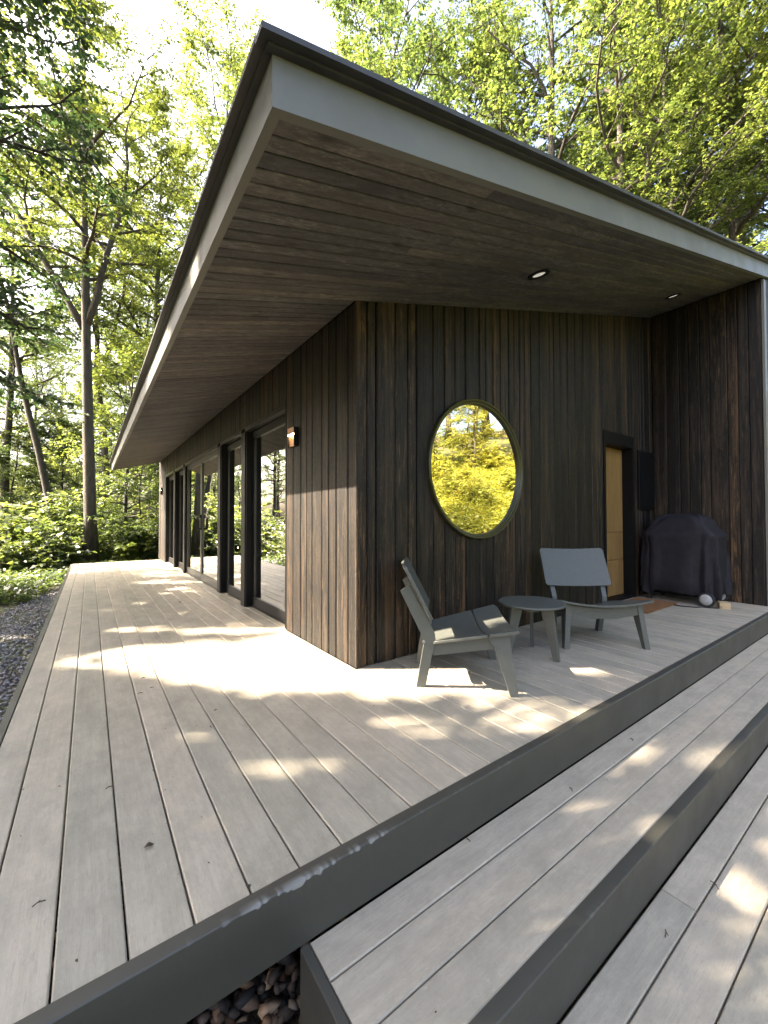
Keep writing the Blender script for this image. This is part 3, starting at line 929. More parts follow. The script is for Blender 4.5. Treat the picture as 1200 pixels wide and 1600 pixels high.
# ------------------------------------------------------------------ garden chairs and table
def make_chair(rx, ry, hx, hy, label):
    ch = tag(empty('lounge_chair', (rx, ry, 0.0), math.atan2(hy, hx)), label, 'chair', 'low grey lounge chairs on the porch')
    wr, wf = 0.2075, 0.315
    rear = [(-.031, 0), (.025, 0), (.062, .19), (.087, .290), (.083, .330), (.04, .42), (-.071, .63), (-.127, .592), (.011, .305), (.014, .26)]
    front = [(-.109, .275), (-.023, 0), (.022, 0), (-.004, .20), (-.022, .352), (-.15, .336)]
    for s in (-1, 1):
        m = MB(); m.prism(rear, (0, s*wr-0.02, 0), (1, 0, 0), (0, s*0.05, 1), (0, 1, 0), 0.04); m.build('rear_leg', M['poly'], ch)
        tl = 0.10
        m = MB(); m.prism(front, (.537, s*wf-0.02, 0), (1, 0, 0), (0, -s*tl, 1), (0, 1, 0), 0.04); m.build('front_leg', M['poly'], ch)
        a = np.array([.075, s*(wr+.004)]); b = np.array([.50, s*(wf-.036)])
        d = b-a; L = np.linalg.norm(d); d = d/L; nrm = np.array([-d[1], d[0]])
        m = MB(); m.prism([(0, .195), (L*0.78, .255), (L, .262), (L, .345), (0, .268)], (a[0]-nrm[0]*.013, a[1]-nrm[1]*.013, 0), (d[0], d[1], 0), (0, 0, 1), (nrm[0], nrm[1], 0), 0.026)
        m.build('side_rail', M['poly'], ch)

    def surf(x, t):     # t -1..1 across
        hw = 0.262+(x-0.075)/(0.575-0.075)*(0.375-0.262)
        z = 0.283+(x-0.075)/(0.5)*0.104-0.046*(1-t*t)
        return (x, t*hw, z)

    def panel(x0, x1, name, round_front=False):
        nt, nx = 15, 5; top = []; bot = []
        for i in range(nx):
            for q in range(nt):
                t = -1+2*q/(nt-1); xx = x0+(x1-x0)*i/(nx-1)
                if round_front and i == nx-1: xx -= 0.02*max(0, abs(t)-0.85)/0.15
                p_ = surf(xx, t); top.append((p_[0], p_[1], p_[2]+.009)); bot.append((p_[0], p_[1], p_[2]-.009))
        N = nx*nt; f = []
        for i in range(nx-1):
            for q in range(nt-1):
                a = i*nt+q; f.append((a, a+1, a+nt+1, a+nt)); f.append((N+a, N+a+nt, N+a+nt+1, N+a+1))
        per = [q for q in range(nt)]+[i*nt+nt-1 for i in range(1, nx)]+[(nx-1)*nt+q for q in range(nt-2, -1, -1)]+[i*nt for i in range(nx-2, 0, -1)]
        for i in range(len(per)):
            a, b = per[i], per[(i+1) % len(per)]; f.append((a, N+a, N+b, b))
        o = MB().add(top+bot, f).build(name, M['poly'], ch); soft(o, 40)
        bv = o.modifiers.new('edge', 'BEVEL'); bv.width = 0.003; bv.segments = 2; bv.limit_method = 'ANGLE'; bv.angle_limit = R(50)
    panel(0.075, 0.385, 'seat_panel'); panel(0.394, 0.575, 'seat_panel', True)
    # front apron following the dished seat
    top = []; n_ = 13
    ap = []
    for q in range(n_):
        t = -0.80+1.6*q/(n_-1); ap.append((t*0.355, surf(0.50, t)[2]-0.0095))
    poly = ap+[(0.27, 0.262), (0.10, 0.232), (-0.10, 0.232), (-0.27, 0.262)]
    m = MB(); m.prism(poly, (0.487, 0, 0), (0, 1, 0), (0, 0, 1), (1, 0, 0), 0.026); m.build('front_apron', M['poly'], ch)
    m = MB(); m.box(0.058, 0.082, -wr+.021, wr-.021, .20, .236); m.build('rear_rail', M['poly'], ch)
    # tilted, slightly dished back panel with rounded corners
    p0 = np.array([0.044, 0, 0.415]); p1 = np.array([-0.122, 0, 0.742]); up = p1-p0; Hh = np.linalg.norm(up); up = up/Hh; nr = np.array([up[2], 0, -up[0]])
    wv, hv, rc = 0.295, Hh, 0.028; nt = 19; top = []; bot = []; vs = [0, .0015, .005, .011, .019, .028, hv*.3, hv*.5, hv*.7]; vs = vs+[hv-q for q in reversed(vs[:6])]; nh = len(vs)
    for i in range(nh):
        v_ = vs[i]
        dv = min(v_, hv-v_); ins = rc-math.sqrt(max(rc**2-(rc-min(dv, rc))**2, 0)) if dv < rc else 0
        for q in range(nt):
            t = -1+2*q/(nt-1); yy = t*(wv-ins); bow = -0.020*(1-t*t)
            p_ = p0+up*v_+nr*(0.018+bow+.006)+np.array([0, yy, 0]); top.append(p_+nr*.009); bot.append(p_-nr*.009)
    N = nt*nh; f = []
    for i in range(nh-1):
        for q in range(nt-1):
            a = i*nt+q; f.append((a, a+1, a+nt+1, a+nt)); f.append((N+a, N+a+nt, N+a+nt+1, N+a+1))
    per = [q for q in range(nt)]+[i*nt+nt-1 for i in range(1, nh)]+[(nh-1)*nt+q for q in range(nt-2, -1, -1)]+[i*nt for i in range(nh-2, 0, -1)]
    for i in range(len(per)):
        a, b = per[i], per[(i+1) % len(per)]; f.append((a, N+a, N+b, b))
    o = MB().add(top+bot, f).build('backrest', M['poly'], ch); soft(o, 40)
    for s in (-1, 1):
        m = MB(); m.tube([(0.015, s*(wr+.036), .285), (0.015, s*(wr+.044), .285)], 0.009, 10); m.build('bolt', M['steel'], ch)
    return ch


make_chair(0.3065, -0.318, 0.765, -0.644, 'grey lounge chair nearest the cabin corner, turned sideways')
make_chair(2.16, -0.38, -0.61, -0.79, 'grey lounge chair near the brown doormat, facing outward')

tb = tag(empty('side_table', (1.238, -0.537, 0)), 'small round grey side table between the two lounge chairs', 'table')
m = MB(); m.lathe([(0, 0.383), (0.236, 0.383), (0.243, 0.387), (0.245, 0.393), (0.243, 0.400), (0.238, 0.403), (0, 0.403)], k=64)
soft(m.build('table_top', M['poly'], tb), 25)
for fx, fy in ((1.252, -0.741), (1.412, -0.419), (1.05, -0.446)):
    d = np.array([fx-1.238, fy+0.537]); L = np.linalg.norm(d); d = d/L; nrm = np.array([-d[1], d[0]])
    m = MB(); m.prism([(L-.03, 0), (L+.012, 0), (0.168, 0.382), (0.082, 0.382), (0.088, 0.33)], (-nrm[0]*.013, -nrm[1]*.013, 0), (d[0], d[1], 0), (0, 0, 1), (nrm[0], nrm[1], 0), 0.026)
    m.build('leg', M['poly'], tb)
m = MB(); m.lathe([(0, .335), (0.062, .335), (0.062, .382), (0, .382)], k=24); m.build('hub', M['poly'], tb)

# ------------------------------------------------------------------ covered grill, block, cable, doormat
gr = tag(empty('covered_grill', (4.62, -0.455, 0)), 'barbecue grill under a loose black cover in the porch corner', 'grill')
levels = [(0.10, .262, .402, .35), (0.14, .270, .408, .33), (0.30, .272, .402, .30), (0.50, .268, .392, .28), (0.68, .266, .390, .26), (0.79, .270, .398, .24), (0.845, .272, .402, .20),
          (0.868, .262, .385, .20), (0.905, .248, .350, .22), (0.945, .236, .318, .25), (0.99, .220, .290, .30), (1.035, .192, .262, .36), (1.068, .150, .226, .42), (1.088, .09, .16, .5), (1.096, .02, .06, .6)]
kk = 120; v = []; f = []
ph = [rnd.uniform(0, 6.28) for _ in range(8)]
for li, (z, hx, hy, rc) in enumerate(levels):
    fold = max(0.0, min(1.0, (0.86-z)/0.45))
    for q in range(kk):
        t = 2*math.pi*q/kk; c, s_ = math.cos(t), math.sin(t); ex = 2/(2+5*(1-rc))
        xx = hx*math.copysign(abs(c)**ex, c); yy = hy*math.copysign(abs(s_)**ex, s_)
        w = fold*(0.024*math.sin(9*t+ph[0]+z*1.2)+0.018*math.sin(17*t+ph[1]-z*2.0)+0.009*math.sin(31*t+ph[2]))+0.009*math.sin(5*t+z*14+ph[3])+0.007*abs(math.sin(6.5*t-z*11+ph[4]))
        pull = -0.05*fold*math.exp(-((t-3.55)/0.17)**2)-0.03*fold*math.exp(-((t-4.2)/0.12)**2)
        r_ = math.hypot(xx, yy)+1e-6; k2 = 1+(w+pull)/max(r_, .15)
        zz = z+(0.028*math.sin(4*t+1.1)+0.016*math.sin(11*t) if li == 0 else 0)+0.006*math.sin(7*t+ph[5])*(z > .8)
        if .8 < z < .96: zz -= 0.03*(abs(s_)**3)*(1 if s_ < 0 else .4)
        v.append((xx*k2, yy*k2, zz))
for i in range(len(levels)-1):
    for q in range(kk): f.append((i*kk+q, i*kk+(q+1) % kk, (i+1)*kk+(q+1) % kk, (i+1)*kk+q))
f.append(tuple(range((len(levels)-1)*kk, len(levels)*kk)))
MB().add(v, f).build('cover', M['cover'], gr, smooth=True)
for sx, sy in ((-1, 1), (1, 1), (1, -1), (-1, -1)):
    zb = 0.0 if sy > 0 else 0.085
    MB().cbox(sx*.20-.018, sx*.20+.018, sy*.31-.018, sy*.31+.018, zb, .5, .003).build('leg', M['rubber'], gr)
for sx in (-1, 1):
    wx = sx*0.235
    w = empty('wheel', (wx-0.03*(sx < 0), -0.305, 0.084), parent=gr)
    m = MB(); m.lathe([(0.060, -0.022), (0.078, -0.022), (0.084, -0.014), (0.084, 0.014), (0.078, 0.022), (0.060, 0.022)], k=36, U=(0, 1, 0), V=(0, 0, 1), W=(1, 0, 0)); soft(m.build('tyre', M['rubber'], w), 40)
    m = MB(); m.lathe([(0, -0.036), (0.034, -0.034), (0.060, -0.026), (0.066, -0.018), (0.066, 0.018), (0.060, .026), (0, 0.034)], k=36, U=(0, 1, 0), V=(0, 0, 1), W=(1, 0, 0)); soft(m.build('hub', M['hub'], w), 50)
MB().tube([(-.23, -.305, .084), (.23, -.305, .084)], .009, 8).build('axle', M['rubber'], gr)
b = MB(); b.cbox(-0.06, 0.06, -0.05, 0.05, 0.0, 0.072, .004, 0)
o = b.build('wooden_block', M['block'], None, loc=(4.43, -0.90, 0.001)); o.rotation_euler = (0, 0, 0.5)
tag(o, 'short pale wooden block beside the grill wheel', 'block')
o = MB().tube([(4.23, -0.35, .008), (4.15, -.45, .008), (4.14, -.58, .008), (4.20, -.70, .008), (4.27, -.74, .008), (4.33, -.86, .008), (4.42, -.90, .008), (4.55, -.88, .008)], .007, 6).build('gas_hose', M['rubber'], smooth=True)
tag(o, 'thin black hose lying on the deck below the grill', 'hose')
mt = MB()
NX, NY = 60, 26; x0, x1, y0, y1 = 3.42, 4.265, -0.50, -0.06
v = []
rr = random.Random(2)
for i in range(NX+1):
    for j in range(NY+1):
        v.append((x0+(x1-x0)*i/NX+rr.uniform(-.002, .002), y0+(y1-y0)*j/NY+rr.uniform(-.002, .002), 0.016+rr.uniform(0, .005)))
f = [(i*(NY+1)+j, (i+1)*(NY+1)+j, (i+1)*(NY+1)+j+1, i*(NY+1)+j+1) for i in range(NX) for j in range(NY)]
mt.add(v, f); mt.box(x0, x1, y0, y1, 0.002, 0.0155)
tag(mt.build('doormat', M['mat']), 'brown coir doormat in front of the entrance door', 'doormat')

# ------------------------------------------------------------------ plants
def unit(v): return v/(np.linalg.norm(v, axis=-1, keepdims=True)+1e-9)


def leaf_mesh(name, P, D, N, L, W):
    S = unit(np.cross(D, N)); N2 = np.cross(S, D)
    L = L[:, None]; W = W[:, None]
    a = P; b = P+D*L*.42+S*W*.5+N2*W*.16; c = P+D*L-N2*L*.10; d = P+D*L*.42-S*W*.5+N2*W*.16
    V = np.stack([a, b, c, d], 1).reshape(-1, 3)
    return quads_np(name, V, 4)


def twig_mesh_arrays(P0, P1, r):
    n = len(P0); D = unit(P1-P0); ref = np.where(np.abs(D[:, 2:3]) > .9, np.array([[1., 0, 0]]), np.array([[0, 0, 1.]]))
    A = unit(np.cross(D, ref)); B = np.cross(D, A)
    V = np.zeros((n, 6, 3))
    for k in range(3):
        t = 2*math.pi*k/3; o = A*math.cos(t)+B*math.sin(t)
        V[:, k] = P0+o*r[:, None]; V[:, 3+k] = P1+o*r[:, None]*.4
    Fq = np.array([(0, 1, 4, 3), (1, 2, 5, 4), (2, 0, 3, 5)])
    Fi = (Fq[None]+(np.arange(n)*6)[:, None, None]).reshape(-1, 4)
    return V.reshape(-1, 3), Fi


def spray_leaves(rg, P0, P1, per, size, droop=0.35, flat=0.45):
    """leaves along twigs P0->P1; per leaves a twig, both sides and the tip"""
    n = len(P0); D = unit(P1-P0); Ln = np.linalg.norm(P1-P0, axis=1)
    Zv = np.array([0, 0, 1.0])
    side = unit(np.cross(D, Zv)+1e-6)
    out = []
    for k in range(per):
        t = (k+0.6)/per if per > 1 else 1.0
        sgn = 1 if k % 2 else -1
        p = P0+(P1-P0)*np.clip(t+rg.normal(0, .07, n), 0.05, 1)[:, None]
        ang = R(55)*(1-0.7*(k == per-1))*sgn+rg.normal(0, .35, n)
        d = D*np.cos(ang)[:, None]+side*np.sin(ang)[:, None]
        d[:, 2] -= droop*rg.uniform(0.2, 1.5, n); d = unit(d)
        N = unit(Zv+rg.normal(0, flat, (n, 3)))
        L = size*rg.uniform(.7, 1.3, n)
        out.append((p, d, N, L))
    P = np.concatenate([o[0] for o in out]); Dd = np.concatenate([o[1] for o in out]); Nn = np.concatenate([o[2] for o in out]); L = np.concatenate([o[3] for o in out])
    Nn = unit(Nn-Dd*np.sum(Nn*Dd, 1, keepdims=True))
    return P, Dd, Nn, L


def gen_tree(seed, H, r0, cb, cr, limbs, subs, twigs, per, size, lean=(0, 0), fork=None, wob=0.03, up0=10, up1=55, top_r=0.25, clear=None):
    """returns a wood MB and leaf arrays; the tree stands at the origin"""
    rg = np.random.default_rng(seed)
    mb = MB()
    n = 12
    ts = np.linspace(0, 1, n)
    w = np.cumsum(rg.normal(0, wob*H/n, (n, 2)), 0); w -= w[0]
    trunk = np.stack([w[:, 0]+lean[0]*ts*H, w[:, 1]+lean[1]*ts*H, ts*H], 1)
    rad = r0*(1-ts)**0.75+0.012; rad[0] *= 1.35; 
    stems = [(trunk, rad, cb)]
    if fork:                                   # extra leaders that leave the trunk at a fork
        for fz, az, ang, ln in fork:
            k = fz; b = np.array([np.interp(k, ts, trunk[:, q]) for q in range(3)]); rb = np.interp(k, ts, rad)*.8
            m_ = 9; d = np.array([math.cos(az)*math.sin(ang), math.sin(az)*math.sin(ang), math.cos(ang)])
            pp = [b]
            for q in range(m_-1):
                d = unit(d+rg.normal(0, .10, 3)+np.array([0, 0, .05])); pp.append(pp[-1]+d*ln/(m_-1))
            stems.append((np.array(pp), rb*(1-np.linspace(0, 1, m_))**.8+.012, 0.25))
    for st, rd, _ in stems: mb.tube(st, rd, 12)
    T0 = []; T1 = []
    for si, (st, rd, c0) in enumerate(stems):
        nl = limbs if si == 0 else max(6, limbs//2)
        tt = np.linspace(0, 1, len(st))
        for i in range(nl):
            t = c0+(1-c0)*((i+rg.uniform(.1, .9))/nl); u = (t-c0)/(1-c0)
            b = np.array([np.interp(t, tt, st[:, q]) for q in range(3)]); rb = np.interp(t, tt, rd)
            az = i*2.4+rg.normal(0, .4); el = R(up0+(up1-up0)*u+rg.normal(0, 9))
            shape = (0.55+0.75*u*(1-u)*2.2)*(1-u)**0.35+top_r*u
            L = cr*shape*rg.uniform(.75, 1.2)*(1 if si == 0 else .75)
            d = np.array([math.cos(az)*math.cos(el), math.sin(az)*math.cos(el), math.sin(el)]); pp = [b]
            for q in range(5):
                d = unit(d+rg.normal(0, .16, 3)+np.array([0, 0, .05])); pp.append(pp[-1]+d*L/5)
            pp = np.array(pp); r_l = min(rb*.55, .02+.022*L)
            if clear is not None:
                while len(pp) > 2 and clear(pp): pp = pp[:-1]
                if clear(pp): continue
            nq = len(pp)
            mb.tube(pp, r_l*(1-np.linspace(0, 1, nq))**.7+.005, 6, False)
            lt = np.linspace(0, 1, nq)
            for j in range(subs):
                q = .22+.78*(j+rg.uniform(.1, .9))/subs
                sb = np.array([np.interp(q, lt, pp[:, k]) for k in range(3)])
                qi = min(int(q*(nq-1)), nq-2); dd = unit(pp[qi+1]-pp[qi])
                s_ = 1 if j % 2 else -1
                hor = unit(np.cross(dd, np.array([0, 0, 1.0]))+1e-6)
                sd_ = unit(dd*.8+hor*s_*rg.uniform(.5, 1.1)+np.array([0, 0, rg.normal(.05, .28)]))
                sl = L*rg.uniform(.26, .46)*(1.1-.55*q)+.25
                sp = [sb]; 
                for k in range(3):
                    sd_ = unit(sd_+rg.normal(0, .16, 3)); sp.append(sp[-1]+sd_*sl/3)
                sp = np.array(sp)
                if clear is not None and clear(sp): continue
                mb.tube(sp, [r_l*.34+.004, r_l*.24+.003, r_l*.15+.003, .003], 4, False)
                st3 = np.linspace(0, 1, 4)
                for k in range(twigs):
                    q2 = .12+.88*(k+rg.uniform(0, 1))/twigs
                    tb_ = np.array([np.interp(q2, st3, sp[:, z]) for z in range(3)])
                    h2 = unit(np.cross(sd_, np.array([0, 0, 1.0]))+1e-6)
                    td = unit(sd_*.8+h2*(1 if k % 2 else -1)*rg.uniform(.3, 1.1)+np.array([0, 0, rg.normal(0, .30)]))
                    tl = rg.uniform(.22, .55)
                    T0.append(tb_); T1.append(tb_+td*tl)
    T0 = np.array(T0); T1 = np.array(T1)
    lv = spray_leaves(rg, T0, T1, per, size)
    return mb, T0, T1, lv


def finish_tree(name, gen, bark, leafm, loc, rz=0.0, sc=1.0, carve=None, label=None, group=None, cat='tree', ratio=0.62):
    mb, T0, T1, (P, D, N, L) = gen
    root = empty(name, loc, rz); root.scale = (sc, sc, sc)
    keep = np.ones(len(P), bool); kt = np.ones(len(T0), bool)
    if carve is not None:
        c, s = math.cos(rz), math.sin(rz)
        def wld(Q): return np.stack([(Q[:, 0]*c-Q[:, 1]*s)*sc+loc[0], (Q[:, 0]*s+Q[:, 1]*c)*sc+loc[1], Q[:, 2]*sc+loc[2]], 1)
        keep = carve(wld(P+D*L[:, None]*.5)); kt = carve(wld((T0+T1)/2))
    tv, tf = twig_mesh_arrays(T0[kt], T1[kt], np.full(int(kt.sum()), .0045))
    tr = mb.build('trunk', bark, root, smooth=True)
    br = link_mesh('twigs', indexed_np('twigs', tv, tf), bark, root); br['kind'] = 'stuff'
    cr = link_mesh('crown', leaf_mesh('crown', P[keep], D[keep], N[keep], L[keep], L[keep]*ratio), leafm, root); cr['kind'] = 'stuff'
    tag(root, label, cat, group)
    return root


def copy_tree(src, loc, rz, sc, label, group, leafm=None):
    r = src.copy(); COL.objects.link(r)
    r.location = loc; r.rotation_euler = (0, 0, rz); r.scale = (sc, sc, sc)
    r['label'] = label; r['group'] = group
    for ch in src.children:
        c = ch.copy(); COL.objects.link(c); c.parent = r
        if leafm and c.name.startswith('crown'):
            c.material_slots[0].link = 'OBJECT'; c.material_slots[0].material = leafm
    return r


# where the sun reaches the deck: openings in the canopy, given as spots on the deck plane (x, y, rx, ry, turn, strength)
SPOTS = [(-1.00, 1.10, .48, .22, -.75, 1), (-0.62, .62, .62, .36, -.72, 1), (-0.20, .14, .58, .31, -.65, 1), (0.16, -.30, .42, .26, -.62, 1), (0.42, -.50, .22, .16, -.6, 1),
         (0.45, .25, .62, .62, 0, 1), (1.0, -.25, .60, .55, -.6, 1), (0.2, .75, .45, .40, -.6, 1), (1.35, -.7, .30, .30, 0, .9), (0.75, .35, .5, .5, 0, .9),
         (0.55, 1.15, .48, .36, -.6, 1), (-0.50, 1.60, .42, .07, -.6, .8), (-1.05, 2.05, .34, .06, -.6, .8), (-0.22, .96, .20, .07, -.6, .9), (-1.70, 1.42, .30, .10, -.6, .75),
         (-0.80, -.70, .22, .10, -.6, .85), (-0.15, -.92, .32, .15, -.6, .85), (0.48, -.92, .24, .13, -.6, .9), (0.45, -1.16, .28, .12, -.5, .85), (0.72, -1.45, .36, .16, -.4, .9), (0.25, -1.47, .36, .18, -.3, .9),
         (-0.80, -1.55, .36, .20, -.6, .9), (1.15, -1.85, .32, .22, -.4, .9), (0.68, -1.90, .38, .22, -.4, .9), (0.0, -1.95, .42, .22, -.4, .9), (1.1, -.72, .16, .10, -.6, .85), (0.75, -.62, .18, .12, -.6, .85), (-1.15, -.35, .16, .08, -.6, .85), (-1.5, -.95, .2, .08, -.6, .6),
         (-0.45, 5.2, .55, .10, -.6, .8), (-0.85, 4.6, .5, .07, -.6, .5), (-1.3, 3.2, .35, .07, -.6, .4), (-0.2, 6.6, .5, .08, -.6, .5), (-0.95, 2.85, .32, .08, -.6, .45)]


def sun_gap(W, seed=1):
    """keep mask for leaves at W: those that would shade a lit spot are left out"""
    rg = np.random.default_rng(seed)
    g = W[:, :2]-SUN_H[None]*(W[:, 2]/TAN_E)[:, None]
    b = np.zeros(len(W))
    for x, y, rx, ry, a, s in SPOTS:
        dx, dy = g[:, 0]-x, g[:, 1]-y; c, sn = math.cos(a), math.sin(a)
        q = ((dx*c+dy*sn)/(rx+.05))**2+((-dx*sn+dy*c)/(ry+.05))**2
        b = np.maximum(b, np.where(q < 1, s, np.where(q < 1.5, s*.5, 0)))
    b = np.where(b >= .8, 1.0, b*0.96)
    return rg.uniform(0, 1, len(W)) >= b


def keep_clear(loc, rz):
    """tells whether a branch (local points) would cross one of the open corridors of sunlight"""
    c, s = math.cos(rz), math.sin(rz)
    def fn(pp):
        pp = np.concatenate([pp[:-1]*(1-t)+pp[1:]*t for t in (0, .33, .67, 1)])
        W = np.stack([pp[:, 0]*c-pp[:, 1]*s+loc[0], pp[:, 0]*s+pp[:, 1]*c+loc[1], pp[:, 2]+loc[2]], 1)
        g = W[:, :2]-SUN_H[None]*(W[:, 2]/TAN_E)[:, None]
        for x, y, rx, ry, a, st in SPOTS:
            if st < .99: continue
            dx, dy = g[:, 0]-x, g[:, 1]-y; cs, sn = math.cos(a), math.sin(a)
            if ((((dx*cs+dy*sn)/rx)**2+((-dx*sn+dy*cs)/ry)**2) < 1).any(): return True
        return False
    return fn


TALL = [gen_tree(11, 17, .17, .34, 4.0, 30, 9, 8, 12, .096), gen_tree(12, 19, .20, .38, 4.4, 31, 9, 8, 12, .098, (.03, .02)),
        gen_tree(13, 15, .14, .30, 3.4, 28, 9, 8, 12, .094, (-.03, .03), None, .05), gen_tree(14, 18, .16, .45, 3.8, 25, 9, 8, 12, .096, (.02, -.05), [(.42, 1.0, .5, 7.0)])]
UNDER = [gen_tree(21, 7.5, .065, .12, 2.2, 24, 8, 7, 9, .115, (.05, 0), None, .05, 0, 40), gen_tree(22, 6.0, .05, .10, 2.0, 22, 8, 7, 9, .115, (-.06, .05), None, .06, -5, 40)]

# sun-side trees, out of frame to the left, that dapple the deck
GS = 'tall trees on the sunny side of the deck'
dens = dict(limbs=34, subs=10, twigs=7, per=9)
for q, (x, y, H, cr, sd_) in enumerate(((-6.2, 2.2, 12, 3.6, 31), (-8.6, 5.0, 16, 4.4, 32), (-7.4, 8.6, 15, 4.2, 33), (-11.4, 11.2, 19, 5.2, 34), (-5.6, -0.9, 11, 3.6, 35), (-10.4, 4.4, 14, 4.4, 36), (-9.0, 0.6, 13, 4.2, 37), (-10.0, 8.7, 15, 4.0, 30), (-14.0, 7.6, 17, 4.8, 38), (-13.5, 3.0, 17, 4.8, 39))):
    finish_tree('broadleaf_tree', gen_tree(sd_, H, .16, .18, cr, 36, 10, 7, 8, .16, top_r=.35, clear=keep_clear((x, y, float(ground_z(x, y))), .7*q)), M['bark'], M['leaf'], (x, y, float(ground_z(x, y))), rz=.7*q, carve=sun_gap,
                label=('short spreading tree beside the gravel near the camera', 'broad tree beyond the gravel facing the near glass pane', 'broad tree beyond the gravel facing the middle of the deck', 'tallest tree behind the gravel on the sunny side', 'low spreading tree left of the steps', 'broad tree behind the short spreading tree by the gravel', 'broad tree behind the low spreading tree', 'broad tree in the second row facing the near glass pane', 'tall tree in the second row facing the porch corner', 'tall tree in the second row facing the steps')[q], group=GS)
# tree with dark low branches that hang into the upper left of the view
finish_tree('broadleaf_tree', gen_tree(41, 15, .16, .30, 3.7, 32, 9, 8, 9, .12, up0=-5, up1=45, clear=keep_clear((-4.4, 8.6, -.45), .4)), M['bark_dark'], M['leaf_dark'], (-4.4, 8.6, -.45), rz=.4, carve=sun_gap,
            label='dark leafy tree with branches hanging in at the left edge', group=GS)

# trees seen beyond the far end of the deck
GF = 'trees beyond the far end of the deck'
x, y, _ = at(143, 12.4)
finish_tree('broadleaf_tree', gen_tree(51, 17, .165, .52, 3.6, 22, 9, 8, 12, .095, (-.022, .0), [(.43, 2.6, .45, 8.0), (.44, 5.6, .35, 7.5)], .012, 15, 60), M['bark'], M['leaf_sun'], (x, y, -.5),
            label='tall forked tree with thick bare trunk just past the deck end', group=GF)
protos = []
for q, (gn, bk, lf_, px, dp, rz, lab) in enumerate((
        (TALL[2], 'bark_dark', 'leaf', 62, 27, 2.2, 'slim dark tree farther back left of the forked trunk'),
        (TALL[0], 'bark_dark', 'leaf', 4, 18.5, 1.0, 'straight dark tree at the left edge beyond the gravel'),
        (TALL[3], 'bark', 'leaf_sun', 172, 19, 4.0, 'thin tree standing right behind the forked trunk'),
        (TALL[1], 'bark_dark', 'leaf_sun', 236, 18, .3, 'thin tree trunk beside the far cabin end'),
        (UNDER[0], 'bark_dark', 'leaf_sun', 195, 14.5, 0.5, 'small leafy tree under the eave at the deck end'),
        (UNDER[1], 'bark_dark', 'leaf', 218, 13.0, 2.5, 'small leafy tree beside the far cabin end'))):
    x, y, _ = at(px, dp)
    protos.append(finish_tree('broadleaf_tree', gn, M[bk], M[lf_], (x, y, float(ground_z(x, y))), rz, 0.62 if q == 5 else 1.0, label=lab, group=GF))
x, y, _ = at(97, 15.5)
finish_tree('broadleaf_tree', gen_tree(52, 15, .125, .50, 3.2, 22, 8, 7, 8, .11, (-.19, .14), None, .03), M['bark_dark'], M['leaf'], (x, y, float(ground_z(x, y))),
            label='slim dark tree leaning left behind the gravel edge', group=GF)
pT = [protos[1], protos[3], protos[0], protos[2]]; pU = protos[4:6]

rr = random.Random(17)
LEAFM = [M['leaf'], M['leaf_sun'], M['leaf_sun']]


ORD = ('first second third fourth fifth sixth seventh eighth ninth tenth eleventh twelfth thirteenth fourteenth fifteenth sixteenth seventeenth eighteenth nineteenth twentieth '
       'twenty-first twenty-second twenty-third twenty-fourth twenty-fifth twenty-sixth twenty-seventh twenty-eighth twenty-ninth thirtieth').split()


def scatter(lst, pool, label, group, smin=.85, smax=1.2, leafs=LEAFM):
    """copies of trees or shrubs, told apart by their order from left to right"""
    for k, (px, dp) in enumerate(sorted(lst)):
        x, y, _ = at(px, dp)
        copy_tree(rr.choice(pool), (x, y, float(ground_z(x, y))-.05), rr.uniform(0, 6.28), rr.uniform(smin, smax), label % ORD[k], group, rr.choice(leafs))


scatter([(150, 29), (205, 25), (255, 27), (-20, 38), (180, 37), (230, 42), (290, 34), (330, 28), (85, 44)], pT,
        'tall woodland tree beyond the deck, %s from the left', 'woods beyond the deck')
scatter([(15, 19), (70, 20), (125, 19), (165, 24), (215, 20), (250, 22.5), (100, 28), (10, 26), (190, 31), (140, 36), (60, 38), (240, 33), (-30, 24), (285, 26), (30, 33), (115, 24), (5, 22), (48, 25), (85, 23), (22, 29), (75, 31), (130, 29), (105, 20)], pU,
        'young understorey tree beyond the deck, %s from the left', 'understorey trees beyond the deck', .6, 1.0)
scatter([(-190, 20), (-260, 30), (-380, 27), (-320, 44), (-520, 34), (-60, 42), (-110, 44)], pT,
        'tall tree mirrored in the glass doors, %s from the left', 'woods left of the deck')
scatter([(-40, 17), (-100, 22), (-220, 26), (-330, 24), (-450, 30), (-150, 30), (-70, 30)], pU, 'young tree mirrored in the glass doors, %s from the left', 'understorey left of the deck', .55, .8)
# behind the cabin
scatter([(350, 21), (425, 20), (505, 19), (560, 17.5), (600, 19)], pT, 'tall tree behind the roof corner, %s from the left', 'trees behind the cabin roof', 1.2, 1.5)
scatter([(722, 17.5), (708, 21), (765, 17), (860, 16), (960, 15), (1075, 14), (1180, 14.5), (800, 22), (920, 21), (1040, 20), (1150, 20), (1290, 14), (890, 18), (1010, 16.5), (1110, 16.5), (1230, 17)], pT,
        'bright treetop above the right half of the roof, %s from the left', 'bright trees above the right half of the roof', .95, 1.25, [M['leaf_sun']])
